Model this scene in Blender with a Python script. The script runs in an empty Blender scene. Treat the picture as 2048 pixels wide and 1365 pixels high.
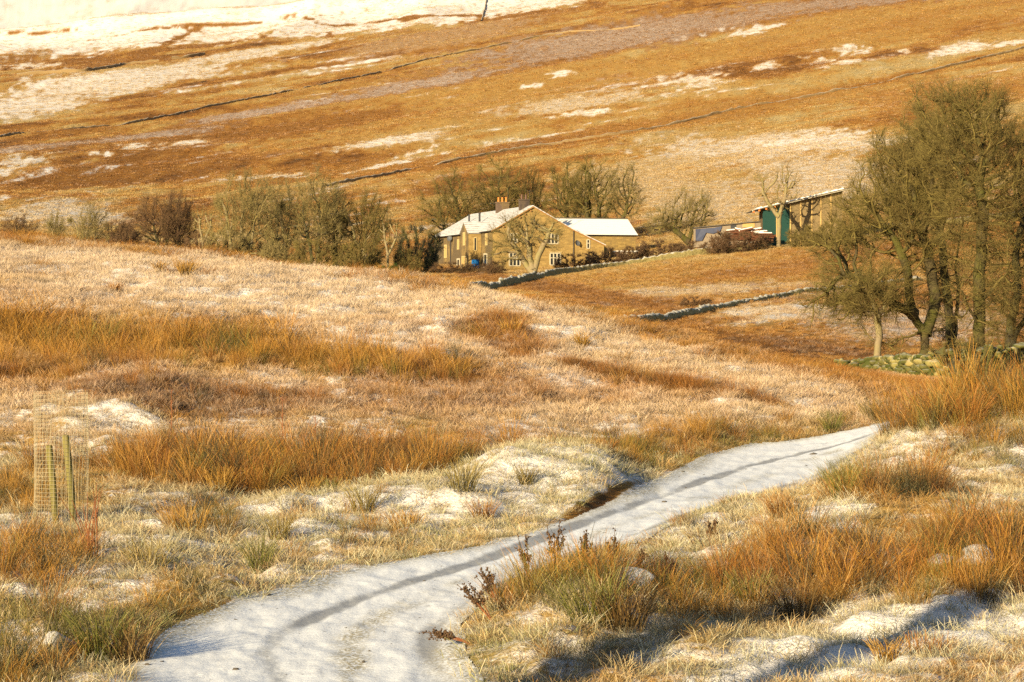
import bpy, math, random
import numpy as np
from mathutils import kdtree, Vector
RNG = np.random.default_rng(7)
random.seed(7)
SC = bpy.context.scene
COL = SC.collection
F, CX, HY, EYE = 5200.0, 1024.0, 640.0, 3.0     # focal length in px of the 2048 px frame, centre column, eye-level row, eye height
SUN_AZ, SUN_EL = math.radians(33), math.radians(15)

# ---------------------------------------------------------------- scene-graph helpers
def tag(o, label=None, cat=None, group=None, kind=None):
    if label: o['label'] = label
    if cat: o['category'] = cat
    if group: o['group'] = group
    if kind: o['kind'] = kind
    return o

def empty(name, loc, rz=0.0):
    o = bpy.data.objects.new(name, None)
    o.empty_display_size = 0.3
    COL.objects.link(o)
    o.location = loc
    o.rotation_euler = (0, 0, rz)
    return o

def mesh_obj(name, verts, faces, mat=None, parent=None, smooth=False, attrs=None, link=True):
    me = bpy.data.meshes.new(name)
    if isinstance(faces, np.ndarray):
        faces_list = None
        v = np.asarray(verts, dtype=np.float32)
        nf, k = faces.shape
        me.vertices.add(len(v)); me.vertices.foreach_set('co', v.ravel())
        me.loops.add(nf * k); me.loops.foreach_set('vertex_index', faces.astype(np.int32).ravel())
        me.polygons.add(nf)
        me.polygons.foreach_set('loop_start', np.arange(0, nf * k, k, dtype=np.int32))
        me.polygons.foreach_set('loop_total', np.full(nf, k, dtype=np.int32))
        me.update(calc_edges=True)
    else:
        me.from_pydata([tuple(map(float, p)) for p in verts], [], [tuple(map(int, f)) for f in faces])
    if attrs:
        for nm, (typ, arr) in attrs.items():
            a = me.attributes.new(nm, typ, 'POINT')
            key = {'FLOAT': 'value', 'INT': 'value', 'FLOAT_VECTOR': 'vector', 'FLOAT_COLOR': 'color'}[typ]
            a.data.foreach_set(key, np.asarray(arr, dtype=np.int32 if typ == 'INT' else np.float32).ravel())
    if smooth:
        me.polygons.foreach_set('use_smooth', np.ones(len(me.polygons), dtype=bool))
    if mat: me.materials.append(mat)
    me.validate()
    o = bpy.data.objects.new(name, me)
    if link: COL.objects.link(o)
    if parent: o.parent = parent
    return o

class MB:
    """collects vertices and faces of ONE mesh"""
    def __init__(s): s.v, s.f = [], []
    def add(s, vs, fs):
        b = len(s.v); s.v += [tuple(map(float, p)) for p in vs]; s.f += [tuple(int(i) + b for i in f) for f in fs]
        return s
    def box(s, x0, x1, y0, y1, z0, z1):
        vs = [(x, y, z) for z in (z0, z1) for y in (y0, y1) for x in (x0, x1)]
        return s.add(vs, [(0, 2, 3, 1), (4, 5, 7, 6), (0, 1, 5, 4), (2, 6, 7, 3), (0, 4, 6, 2), (1, 3, 7, 5)])
    def prism(s, poly, axis, a, b):
        """poly: list of 2D points; extruded along axis ('y' or 'x') from a to b"""
        n = len(poly)
        mk = (lambda p, t: (p[0], t, p[1])) if axis == 'y' else (lambda p, t: (t, p[0], p[1]))
        vs = [mk(p, a) for p in poly] + [mk(p, b) for p in poly]
        fs = [tuple(range(n)), tuple(range(2 * n - 1, n - 1, -1))] + [(i, i + n, (i + 1) % n + n, (i + 1) % n) for i in range(n)]
        return s.add(vs, fs)
    def tube(s, pts, rad, k=6):
        v, f = tube_arrays(np.asarray(pts, float), np.asarray(rad if np.ndim(rad) else [rad] * len(pts), float), k)
        b = len(s.v); s.v += [tuple(p) for p in v]; s.f += [tuple(q + b) for q in f]
        n = len(pts)
        s.f.append(tuple(b + i for i in range(k))[::-1]); s.f.append(tuple(b + (n - 1) * k + i for i in range(k)))
        return s
    def build(s, name, mat, parent=None, smooth=False):
        o = mesh_obj(name, s.v, s.f, mat, parent, smooth)
        import bmesh
        bm = bmesh.new(); bm.from_mesh(o.data); bmesh.ops.recalc_face_normals(bm, faces=bm.faces); bm.to_mesh(o.data); bm.free()
        return o

def tube_arrays(P, R, k):
    n = len(P)
    T = np.empty_like(P); T[1:-1] = P[2:] - P[:-2]; T[0] = P[1] - P[0]; T[-1] = P[-1] - P[-2]
    T /= np.linalg.norm(T, axis=1, keepdims=True) + 1e-9
    ref = np.array([1.0, 0.13, 0.0]) if abs(T[:, 0].mean()) < 0.8 else np.array([0.0, 1.0, 0.1])
    A = np.cross(T, ref); A /= np.linalg.norm(A, axis=1, keepdims=True) + 1e-9
    B = np.cross(T, A)
    ang = np.linspace(0, 2 * np.pi, k, endpoint=False)
    V = P[:, None, :] + R[:, None, None] * (np.cos(ang)[None, :, None] * A[:, None, :] + np.sin(ang)[None, :, None] * B[:, None, :])
    i = np.arange(n - 1)[:, None] * k; j = np.arange(k)[None, :]; j2 = (j + 1) % k
    Fq = np.stack([i + j, i + j2, i + k + j2, i + k + j], -1).reshape(-1, 4)
    return V.reshape(-1, 3), Fq

# ---------------------------------------------------------------- numpy noise
def _hash(ix, iy, seed):
    h = (ix.astype(np.int64) * 374761393 + iy.astype(np.int64) * 668265263 + seed * 1442695041) & 0xFFFFFFFF
    h = ((h ^ (h >> 13)) * 1274126177) & 0xFFFFFFFF
    h = h ^ (h >> 16)
    return (h & 0xFFFFFF).astype(np.float64) / float(0xFFFFFF)
def vnoise(x, y, seed=0):
    x = np.asarray(x, float); y = np.asarray(y, float)
    ix = np.floor(x); iy = np.floor(y); fx = x - ix; fy = y - iy
    fx = fx * fx * (3 - 2 * fx); fy = fy * fy * (3 - 2 * fy)
    a = _hash(ix, iy, seed); b = _hash(ix + 1, iy, seed); c = _hash(ix, iy + 1, seed); d = _hash(ix + 1, iy + 1, seed)
    return (a * (1 - fx) + b * fx) * (1 - fy) + (c * (1 - fx) + d * fx) * fy - 0.5
def fbm(x, y, octv=4, seed=0, gain=0.5):
    s = 0.0; a = 1.0; t = 0.0
    for o in range(octv):
        c, n = math.cos(0.7 * o), math.sin(0.7 * o)
        s = s + a * vnoise((x * c - y * n) * 2 ** o + 17.3 * o, (x * n + y * c) * 2 ** o - 9.1 * o, seed + o); t += a; a *= gain
    return s / t * 2.0            # about -1 .. 1
def smooth(a, b, x):
    t = np.clip((x - a) / (b - a), 0, 1); return t * t * (3 - 2 * t)

# ---------------------------------------------------------------- terrain
def hbase(d):                      # drop below eye level of the valley floor that carries the track
    return np.interp(d, [2.4, 8, 12, 16, 20, 23, 50, 60], [1.62, 1.78, 2.2, 2.75, 3.12, 3.2, 2.27, 2.1])
PXC = np.array([-14000, -1500, -600, 0, 200, 400, 600, 800, 1000, 1100, 1250, 1400, 1500, 1650, 1750, 1850, 1950, 2048, 2700, 3600, 16000.])
RIDGE_PY = np.array([400, 400, 440, 474, 491, 508, 537, 562, 589, 612, 652, 690, 715, 750, 775, 803, 830, 850, 870, 880, 880.])
RIDGE_D = np.array([95, 95, 92, 88, 86, 84, 81, 78, 74, 72, 69, 66, 64, 60, 58, 56, 55, 54, 54, 54, 54.])
FOOT_D = np.array([44, 44, 44, 44, 44, 44, 44, 44.5, 45, 45.5, 46, 46.5, 47, 49, 50, 50, 50, 50, 50, 50, 50.])
VCOL = np.array([-14000, -1500, 0, 400, 800, 1100, 1400, 1650, 1850, 2048, 2700, 4000, 16000.])
VALLEY = {   # distance: image row at the columns above
 112: [560, 560, 545, 570, 620, 648, 696, 738, 752, 748, 735, 730, 730],
 130: [560, 560, 560, 590, 638, 645, 681, 716, 724, 722, 705, 700, 700],
 160: [555, 555, 560, 590, 628, 628, 652, 670, 674, 672, 650, 640, 640],
 200: [535, 535, 550, 580, 606, 604, 618, 620, 616, 610, 585, 575, 575],
 250: [510, 510, 530, 562, 590, 592, 584, 568, 560, 552, 520, 510, 510],
 300: [490, 490, 510, 544, 573, 569, 548, 528, 516, 506, 470, 450, 450],
 350: [472, 472, 488, 526, 549, 546, 512, 487, 472, 460, 420, 400, 400],
 380: [458, 458, 473, 517, 545, 540, 493, 466, 450, 436, 395, 372, 372],
 430: [437, 437, 452, 500, 522, 510, 464, 434, 416, 402, 355, 325, 325],
 500: [405, 405, 420, 455, 462, 444, 402, 374, 354, 338, 285, 250, 250],
 600: [368, 368, 378, 398, 388, 362, 325, 296, 276, 256, 195, 150, 150],
 750: [318, 318, 322, 326, 302, 272, 234, 204, 182, 160, 90, 40, 40],
 950: [262, 262, 258, 248, 214, 182, 142, 110, 86, 62, -20, -80, -80],
 1200: [205, 205, 192, 172, 134, 100, 58, 24, -2, -28, -120, -190, -190],
 1500: [160, 160, 140, 112, 72, 36, -8, -44, -70, -98, -200, -280, -280],
 1900: [125, 125, 92, 62, 20, -16, -60, -96, -120, -150, -260, -340, -340],
 2300: [30, 30, 10, -15, -50, -80, -120, -150, -180, -210, -320, -400, -400],
 3000: [-100, -100, -110, -130, -160, -190, -220, -250, -280, -310, -420, -500, -500],
 4200: [-150, -150, -160, -180, -210, -240, -270, -300, -330, -360, -470, -550, -550]}
VD = np.array(sorted(VALLEY)); VPY = np.array([VALLEY[k] for k in sorted(VALLEY)], float)

inner = np.arange(-330, 2380, 3.3)
left = -330 - np.cumsum(np.geomspace(5, 1500, 42)); left = left[left > -13500][::-1]
right = inner[-1] + np.cumsum(np.geomspace(5, 1500, 42)); right = right[right < 15500]
PXS = np.concatenate([left, inner, right])
DS = np.concatenate([np.geomspace(2.4, 17, 40)[:-1], np.geomspace(17, 110, 560)[:-1], np.geomspace(110, 520, 330)[:-1], np.geomspace(520, 1900, 260)[:-1], np.geomspace(1900, 4200, 40)])
NU, ND = len(PXS), len(DS)
def gsm(a, s, axis):
    r = int(3 * s + 1); k = np.exp(-0.5 * (np.arange(-r, r + 1) / s) ** 2); k /= k.sum()
    p = [(0, 0), (0, 0)]; p[axis] = (r, r)
    b = np.pad(a, p, mode='edge'); out = np.zeros_like(a)
    for i, w in enumerate(k):
        out += w * (b[i:i + a.shape[0], :] if axis == 0 else b[:, i:i + a.shape[1]])
    return out
def column_profile(px):
    rp, rd, fd = (np.interp(px, PXC, q) for q in (RIDGE_PY, RIDGE_D, FOOT_D))
    zr = (HY - rp) / F * rd; zf = -hbase(fd)
    dd = [2.4, 5, 8, 12, 16, 18, 20, 23, 28, 33, 38, fd * 0.96]; zz = [-hbase(q) for q in dd]
    for t, s in ((0.0, 0.0), (0.12, 0.1), (0.3, 0.3), (0.5, 0.53), (0.7, 0.75), (0.88, 0.93), (1.0, 1.0)):
        dd.append(fd + t * (rd - fd)); zz.append(zf + s * (zr - zf))
    z112 = (HY - np.interp(px, VCOL, VPY[0])) / F * 112
    dd += [rd * 1.06, rd * 1.14]; zz += [zr + 0.1 * (z112 - zr) - 0.03 , zr + 0.4 * (z112 - zr)]
    for k in range(len(VD)):
        dd.append(VD[k]); zz.append((HY - np.interp(px, VCOL, VPY[k])) / F * VD[k])
    return np.interp(np.log(DS), np.log(np.array(dd)), np.array(zz))
pxk = np.unique(np.concatenate([np.linspace(-14000, -700, 12), np.linspace(-600, 2700, 67), np.linspace(2900, 16000, 12)]))
Zk = np.array([column_profile(p) for p in pxk])                      # (cols, ND)
ZREL = np.empty((ND, NU))
for r in range(ND): ZREL[r] = np.interp(PXS, pxk, Zk[:, r])
ZREL = gsm(ZREL, 5.0, 0); ZREL = gsm(ZREL, 14.0, 1)
UU, DD = np.meshgrid((PXS - CX) / F, DS)
GX, GY = UU * DD, DD
LOGD = np.log(DS)
def sample_grid(A, X, Y):
    X = np.asarray(X, float); Y = np.maximum(np.asarray(Y, float), 2.45)
    px = np.clip(X / Y * F + CX, PXS[0], PXS[-1] - 1e-6); ld = np.clip(np.log(Y), LOGD[0], LOGD[-1] - 1e-9)
    i = np.clip(np.searchsorted(PXS, px) - 1, 0, NU - 2); j = np.clip(np.searchsorted(LOGD, ld) - 1, 0, ND - 2)
    fx = (px - PXS[i]) / (PXS[i + 1] - PXS[i]); fy = (ld - LOGD[j]) / (LOGD[j + 1] - LOGD[j])
    return (A[j, i] * (1 - fx) + A[j, i + 1] * fx) * (1 - fy) + (A[j + 1, i] * (1 - fx) + A[j + 1, i + 1] * fx) * fy
def pick(px, py, dmin=3.0, dmax=4000.0):
    """first ground point beyond dmin that is seen at pixel (px, py): returns X, Y"""
    d = DS[(DS >= dmin) & (DS <= dmax)]
    z = sample_grid(ZREL, (px - CX) / F * d, d)
    row = HY - z / d * F
    k = np.nonzero(row <= py)[0]
    if len(k) == 0: dd = d[np.argmin(row)]
    elif k[0] == 0: dd = d[0]
    else:
        a, b = row[k[0] - 1], row[k[0]]; t = (a - py) / (a - b + 1e-9); dd = d[k[0] - 1] + t * (d[k[0]] - d[k[0] - 1])
    return (px - CX) / F * dd, dd
def picks(pts, dmin=3.0, dmax=4000.0): return np.array([pick(p[0], p[1], dmin, dmax) for p in pts])

# ---- the track, its edges read from the photo onto the valley floor
TL = picks([(230, 1480), (262, 1365), (285, 1290), (345, 1248), (480, 1203), (640, 1152), (800, 1124), (960, 1094), (1100, 1058), (1180, 1030), (1260, 984), (1330, 946), (1400, 911), (1500, 891), (1650, 884), (1760, 881), (1850, 872), (1960, 862)], 15, 52)
TR = picks([(1010, 1480), (965, 1365), (925, 1290), (915, 1258), (960, 1220), (1060, 1165), (1130, 1130), (1195, 1112), (1275, 1098), (1370, 1058), (1500, 1012), (1600, 985), (1690, 946), (1755, 912), (1800, 900), (1900, 893), (1980, 885), (2060, 878)], 15, 52)
RUT1 = picks([(500, 1480), (560, 1365), (532, 1300), (560, 1262), (700, 1200), (850, 1152), (1000, 1106), (1150, 1056), (1300, 1000), (1400, 962), (1500, 930), (1600, 913), (1700, 905), (1850, 893)], 15, 52)
RUT2 = picks([(900, 1480), (885, 1365), (858, 1300), (862, 1262), (905, 1225), (1000, 1172), (1100, 1132), (1200, 1098), (1300, 1072), (1400, 1040), (1500, 1003), (1600, 962), (1700, 930), (1850, 900)], 15, 52)
POLY = np.concatenate([TL, TR[::-1]])
def seg_dist(X, Y, L):
    D = np.full(np.shape(X), 1e9)
    for a, b in zip(L[:-1], L[1:]):
        vx, vy = b - a; t = np.clip(((X - a[0]) * vx + (Y - a[1]) * vy) / (vx * vx + vy * vy + 1e-12), 0, 1)
        D = np.minimum(D, np.hypot(X - a[0] - t * vx, Y - a[1] - t * vy))
    return D
def in_poly(X, Y, P):
    c = np.zeros(np.shape(X), bool)
    for (x1, y1), (x2, y2) in zip(P, np.roll(P, -1, 0)):
        m = ((y1 > Y) != (y2 > Y)) & (X < (x2 - x1) * (Y - y1) / (y2 - y1 + 1e-12) + x1); c ^= m
    return c
def track_sd(X, Y):
    """signed distance to the track edge, positive inside"""
    X = np.asarray(X, float); Y = np.asarray(Y, float); out = np.full(X.shape, -99.0)
    m = (Y > 15) & (Y < 62) & (np.abs(X) < 16)
    if m.any():
        x, y = X[m], Y[m]; D = np.minimum(seg_dist(x, y, TL), seg_dist(x, y, TR))
        out[m] = np.where(in_poly(x, y, POLY), D, -D)
    return out
SD = track_sd(GX, GY)
# ---- relief added to the smooth ground
def gbump(px, d, rx, ry, h, p=1.0):
    x0 = (px - CX) / F * d
    return h * np.exp(-(((GX - x0) / rx) ** 2 + ((GY - d) / ry) ** 2) ** p)
Z = ZREL.copy()
Z += gbump(1085, 41.5, 1.15, 2.9, 0.50, 1.8)                        # the snowy knoll with its cut bank
Z += gbump(890, 38.5, 1.2, 3.0, 0.22, 1.2)
Z += gbump(2130, 46, 3.1, 5.5, 1.05, 1.2)                           # right-hand bank
Z += gbump(1900, 33, 3.2, 5.0, 0.45, 1.2) + gbump(1220, 26.3, 1.0, 1.8, 0.30, 1.1)
Z += gbump(240, 52, 1.6, 3.2, 0.38)                                 # pale hump behind the tree guard
near_m = smooth(15, 20, GY) * (1 - smooth(60, 130, GY))
off = smooth(-0.15, 0.6, -SD)
Z += off * near_m * (0.21 * fbm(GX / 1.5, GY / 1.5, 3, 3) + 0.12 * fbm(GX / 0.45, GY / 0.45, 2, 11) + 0.07 * np.abs(fbm(GX / 0.9, GY / 0.9, 2, 5)))
Z += off * smooth(44, 55, GY) * (1 - smooth(90, 120, GY)) * 0.22 * fbm(GX / 5, GY / 5, 3, 21)
Z += smooth(110, 150, GY) * (1 - smooth(300, 350, GY)) * 0.25 * fbm(GX / 7, GY / 9, 3, 31)
hillm = smooth(430, 620, GY)
ca, sa = math.cos(math.radians(40)), math.sin(math.radians(40))
HXr, HYr = GX * ca - GY * sa, GX * sa + GY * ca                     # along the walls of the fell: mostly away from the camera
Z += hillm * (2.4 * fbm(HXr / 60, HYr / 220, 3, 41) + 0.9 * fbm(HXr / 20, HYr / 70, 3, 47) + 0.30 * fbm(GX / 4.0, GY / 9.0, 2, 53))
Z += smooth(1300, 2000, GY) * 9.0 * -np.abs(fbm(GX / 95, GY / 420, 2, 59))
Z += .15 * np.exp(-(((GX / GY * F + CX - 1195) / 80) ** 2)) * smooth(-.02, -.30, SD) * smooth(-2.2, -.4, SD) * near_m * (GX < np.interp(GY, TL[:, 1], TL[:, 0]) + .3)
inside = smooth(0.0, 0.5, SD)
r1, r2 = seg_dist(GX, GY, RUT1), seg_dist(GX, GY, RUT2)
nm = (GY > 15) & (GY < 62)
edgep = .9 * np.exp(-(((GX / GY * F + CX - 1175) / 75) ** 2)) * np.exp(-((SD - .28) / .16) ** 2)
rutw = np.where(nm, np.maximum(edgep, np.maximum(np.exp(-(r1 / 0.16) ** 2), 0.85 * np.exp(-(r2 / 0.17) ** 2))), 0)
Z += np.where(nm, inside * (-0.03 - 0.016 * rutw + 0.022 * fbm(GX / 0.6, GY / 0.9, 3, 61) + .012 * fbm(GX / .16, GY / .3, 2, 63)), 0)
def ground_z(X, Y): return sample_grid(Z, X, Y) + EYE
def at(px, d):
    x = (px - CX) / F * d; return x, d, float(ground_z(x, d))
SUN_STRENGTH, SKY_STRENGTH, EXPOSURE = 5.0, 0.062, 1.0
# ---------------------------------------------------------------- what grows and lies where (attributes of the ground)
ROWG = HY - ZREL / DD * F
PXG = np.broadcast_to(PXS[None, :], ROWG.shape)
QG = ROWG + .15 * PXG
WN = .65 * fbm(PXG / 60, QG / 7, 4, 71) + .85 * fbm(PXG / 12, QG / 3.5, 3, 72)                       # ragged edges on the fell
NN = fbm(GX / 1.1, GY / 2.6, 4, 77)                      # ragged edges near by
FAR = smooth(100, 112, GY)
RAG = np.where(FAR > 0.5, WN, NN)
RIDGE_G = np.interp(PXG, PXC, RIDGE_D)
S = np.where(FAR > 0.5, 0.10, 0.55); T = np.where(FAR > 0.5, 0.40, 0.45); H = np.zeros_like(S); G = np.zeros_like(S)
T = T + FAR * (0.45 * fbm(HXr / 34, HYr / 150, 4, 83) + .2 * fbm(GX / 5, GY / 14, 3, 84)); S = S + FAR * (0.42 * fbm(HXr / 22, HYr / 110, 4, 85) + .14 * fbm(GX / 4, GY / 12, 3, 86)) - .04 * FAR
T = T + (1 - FAR) * 0.25 * fbm(GX / 2.2, GY / 5, 3, 87); S = S + (1 - FAR) * 0.42 * fbm(GX / 1.6, GY / 3.5, 3, 89)
def paint(zone, cx, cy, rx, ry, sl=0.0, s=None, t=None, h=None, g=None, rag=0.55, k=1.0, soft=(1.35, .62)):
    global S, T, H, G
    u, v = (PXG - cx) / rx, (ROWG - cy - sl * (PXG - cx)) / ry
    m = smooth(soft[0], soft[1], np.sqrt(u * u + v * v) + rag * RAG) * k
    m = m * (FAR if zone == 'F' else 1 - FAR)
    if s is not None: S = S * (1 - m) + s * m
    if t is not None: T = T * (1 - m) + t * m
    if h is not None: H = H * (1 - m) + h * m
    if g is not None: G = G * (1 - m) + g * m
STRK = smooth(.05, .5, fbm(PXG / 110, QG / 5.5, 4, 101)) * smooth(-.3, .3, fbm(PXG / 330, QG / 45, 2, 103)); STRD = fbm(PXG / 130, QG / 7, 4, 105)
hf = smooth(400, 480, GY)
S = S + hf * .55 * STRK * np.clip(.8 + .9 * fbm(PXG / 9, QG / 3, 3, 107), 0, 1.6); T = T + hf * (.05 + .5 * STRD + .16 * fbm(PXG / 20, QG / 3.5, 3, 109) - .15 * STRK)
# the fell behind
for a in [(900, 200, 560, 60, -.15, None, .36), (500, 265, 320, 28, -.15, None, .72), (250, 335, 280, 22, -.1, None, .74), (1530, 140, 170, 22, -.1, None, .9), (1150, 275, 300, 12, -.17, None, .7),
          (1700, 60, 420, 45, -.16, .03, .4), (1500, 215, 320, 25, -.17, .06, .5), (700, 340, 260, 22, -.08, None, .62), (1900, 190, 180, 30, -.1, .2, .55)]:
    paint('F', *a[:5], s=a[5], t=a[6], k=.8)
for a in [(150, 285, 280, 9, -.12), (560, 215, 180, 8, -.16), (860, 162, 200, 11, -.16)]: paint('F', *a, s=.45, h=.8, t=.7)
paint('F', 1260, 72, 350, 32, -.15, s=.42, h=.9, t=.7); paint('F', 1680, 8, 330, 16, -.1, s=.4, h=.95, t=.7); paint('F', 900, 70, 200, 22, -.14, s=.35, t=.45, h=.4)
for a in [(250, 160, 240, 20, -.12, .6), (60, 210, 130, 22, -.1, .62), (480, 110, 200, 9, -.17, .6), (1150, 215, 150, 16, -.12, .5), (130, 434, 140, 22, 0, .6), (1480, 300, 240, 42, -.08, .55), (1650, 292, 140, 28, -.05, .62),
          (1640, 362, 160, 50, 0, .52), (1420, 405, 170, 48, 0, .46), (1290, 370, 160, 36, -.05, .42), (790, 290, 115, 10, -.14, .62), (1300, 330, 200, 16, -.1, .4)]:
    paint('F', *a[:5], s=a[5], t=.22)
yl = np.interp(PXG, [-2000, 0, 300, 600, 1000, 1150, 1300], [180, 112, 96, 72, 34, 12, -60]) + 14 * WN
m = smooth(-8, 14, yl - ROWG) * FAR; S = S * (1 - m) + (0.74 + .22 * WN) * m; T = T * (1 - m) + .3 * m; H *= 1 - m
for a in [(160, 122, 200, 12, -.04), (440, 48, 190, 3, -.12), (330, 98, 190, 4, -.12), (60, 62, 110, 3, -.02), (360, 72, 40, 6, -.3), (660, 62, 8, 8, 0), (620, 37, 14, 3, 0), (1190, 4, 20, 9, 0), (850, 30, 160, 3, -.06), (1050, 26, 130, 5, -.1)]:
    paint('F', *a, s=.2, t=.7, rag=.9)
for a in [(1400, 172, 54, 15, .05), (1530, 140, 26, 6, -.2), (1635, 125, 32, 4, -.05), (1690, 132, 52, 4, -.12), (1700, 102, 28, 9, -.1), (1905, 102, 46, 7, -.2), (1805, 108, 17, 5, 0), (1490, 66, 72, 5, -.18), (1170, 233, 46, 4, -.12),
          (1120, 151, 22, 5, -.1), (1055, 172, 36, 5, -.15), (840, 303, 50, 4, -.2), (760, 292, 60, 7, -.1), (800, 318, 105, 3, -.19), (550, 346, 64, 5, -.05), (385, 285, 46, 7, -.2), (275, 297, 36, 7, -.1), (40, 327, 52, 14, -.1), (200, 313, 26, 3, 0),
          (60, 128, 60, 8, 0), (120, 165, 90, 8, -.1), (30, 205, 60, 14, -.1), (2010, 85, 40, 4, -.2), (1580, 283, 60, 6, -.1), (1690, 280, 50, 7, -.1)]:
    paint('F', *a, s=.68, t=.25, rag=1.5, soft=(1.6, .3))
# fields below the farm
for a in [(1400, 580, 240, 13, -.06, .5, .3, .35), (1560, 628, 150, 20, -.05, .66, .3, .2), (1300, 548, 270, 12, -.1, .06, .42, 0), (1250, 604, 95, 5, -.05, .25, .8, .7), (1600, 694, 170, 18, .1, .15, .8, .1), (1820, 650, 220, 40, 0, .5, .5, .2),
          (1560, 540, 200, 10, -.12, .1, .6, 0), (1330, 640, 90, 12, .1, .1, .6, 0), (1150, 585, 240, 14, .16, .05, .72, 0), (1450, 640, 60, 6, -.1, .1, .55, .2), (1650, 585, 120, 10, -.1, .35, .4, .5)]:
    paint('F', *a[:5], s=a[5], t=a[6], h=a[7])
# the near hill
fr = smooth(26, 6, ROWG - np.interp(PXG, PXC, RIDGE_PY) + 8 * NN) * (1 - FAR) * smooth(RIDGE_G * .8, RIDGE_G * .9, GY) * (0.55 + 0.45 * smooth(1000, 850, PXG))
S = S * (1 - fr) + .12 * fr; T = T * (1 - fr) + .6 * fr
for a in [(450, 566, 540, 58, .1, .82, .25, .1), (1050, 640, 270, 50, .25, .74, .28, .1), (1350, 742, 220, 36, .3, .68, .3, .1), (1600, 795, 170, 26, .15, .66, .35, .1), (200, 690, 350, 36, .08, .14, .45, 0), (650, 722, 280, 30, .1, .15, .48, 0),
          (850, 748, 130, 10, .08, .05, .85, 0), (1330, 772, 250, 13, .22, .1, .85, 0), (990, 655, 85, 22, 0, .22, .7, 0), (1050, 692, 70, 28, 0, .35, .7, 0), (400, 800, 370, 36, 0, .36, .85, .35), (900, 795, 300, 42, 0, .45, .62, .3),
          (240, 866, 90, 32, 0, .72, .18, 0), (1250, 842, 300, 28, .02, .64, .35, .15), (600, 852, 220, 18, 0, .55, .4, .1), (570, 770, 40, 12, 0, .75, .4, .3), (60, 830, 110, 40, 0, .62, .35, .1), (1650, 850, 150, 25, 0, .7, .2, 0)]:
    paint('N', *a[:5], s=a[5], t=a[6], h=a[7])
for a in [(560, 945, 450, 34, 0, .12, .6, .1), (850, 1020, 370, 70, -.05, .76, .3, .3), (1080, 962, 140, 42, 0, .86, .3, .3), (1130, 1042, 130, 50, -.2, .66, .3, .55), (850, 1092, 220, 36, -.1, .5, .3, .35), (250, 1140, 270, 75, 0, .64, .35, .2), (60, 1000, 130, 40, 0, .25, .35, .2),
          (330, 1232, 150, 60, -.4, .3, .3, .1), (1480, 1062, 190, 45, -.35, .66, .3, .4), (1400, 1100, 130, 50, -.2, .72, .3, .2), (1900, 1012, 220, 40, 0, .55, .4, .1), (1680, 1090, 60, 24, 0, .93, .3, 0), (1150, 1322, 220, 45, 0, .58, .3, .4), (1000, 1335, 70, 40, 0, .5, .3, .75),
          (1720, 1322, 370, 58, -.15, .9, .3, .15), (1350, 1302, 220, 42, -.2, .55, .25, .1), (1970, 1262, 190, 32, -.1, .88, .3, .1), (1400, 905, 300, 22, -.12, .3, .3, .35), (200, 1330, 160, 40, 0, .6, .3, .2)]:
    paint('N', *a[:5], s=a[5], t=a[6], g=a[7])
S = np.where(FAR > .5, S, np.minimum(S * 1.06, 1) * .92)
S, T, H, G = (np.clip(q, 0, 1) for q in (S, T, H, G))
edge = smooth(0.55, 0.05, np.abs(SD + 0.28)) * (1 - FAR); G = np.maximum(G, edge * .5)
TG = np.where(nm, smooth(.34, .7, .5 + .5 * fbm(GX / .5, GY / 1.3, 4, 91)) * smooth(.62, .1, np.abs(r1 - r2) + .35 * np.abs(fbm(GX / .4, GY, 2, 93))) * smooth(.25, .5, np.minimum(r1, r2)), 0)
TG = np.maximum(TG, np.where(nm, smooth(.42, .02, SD + .34 * NN), 0))

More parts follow.
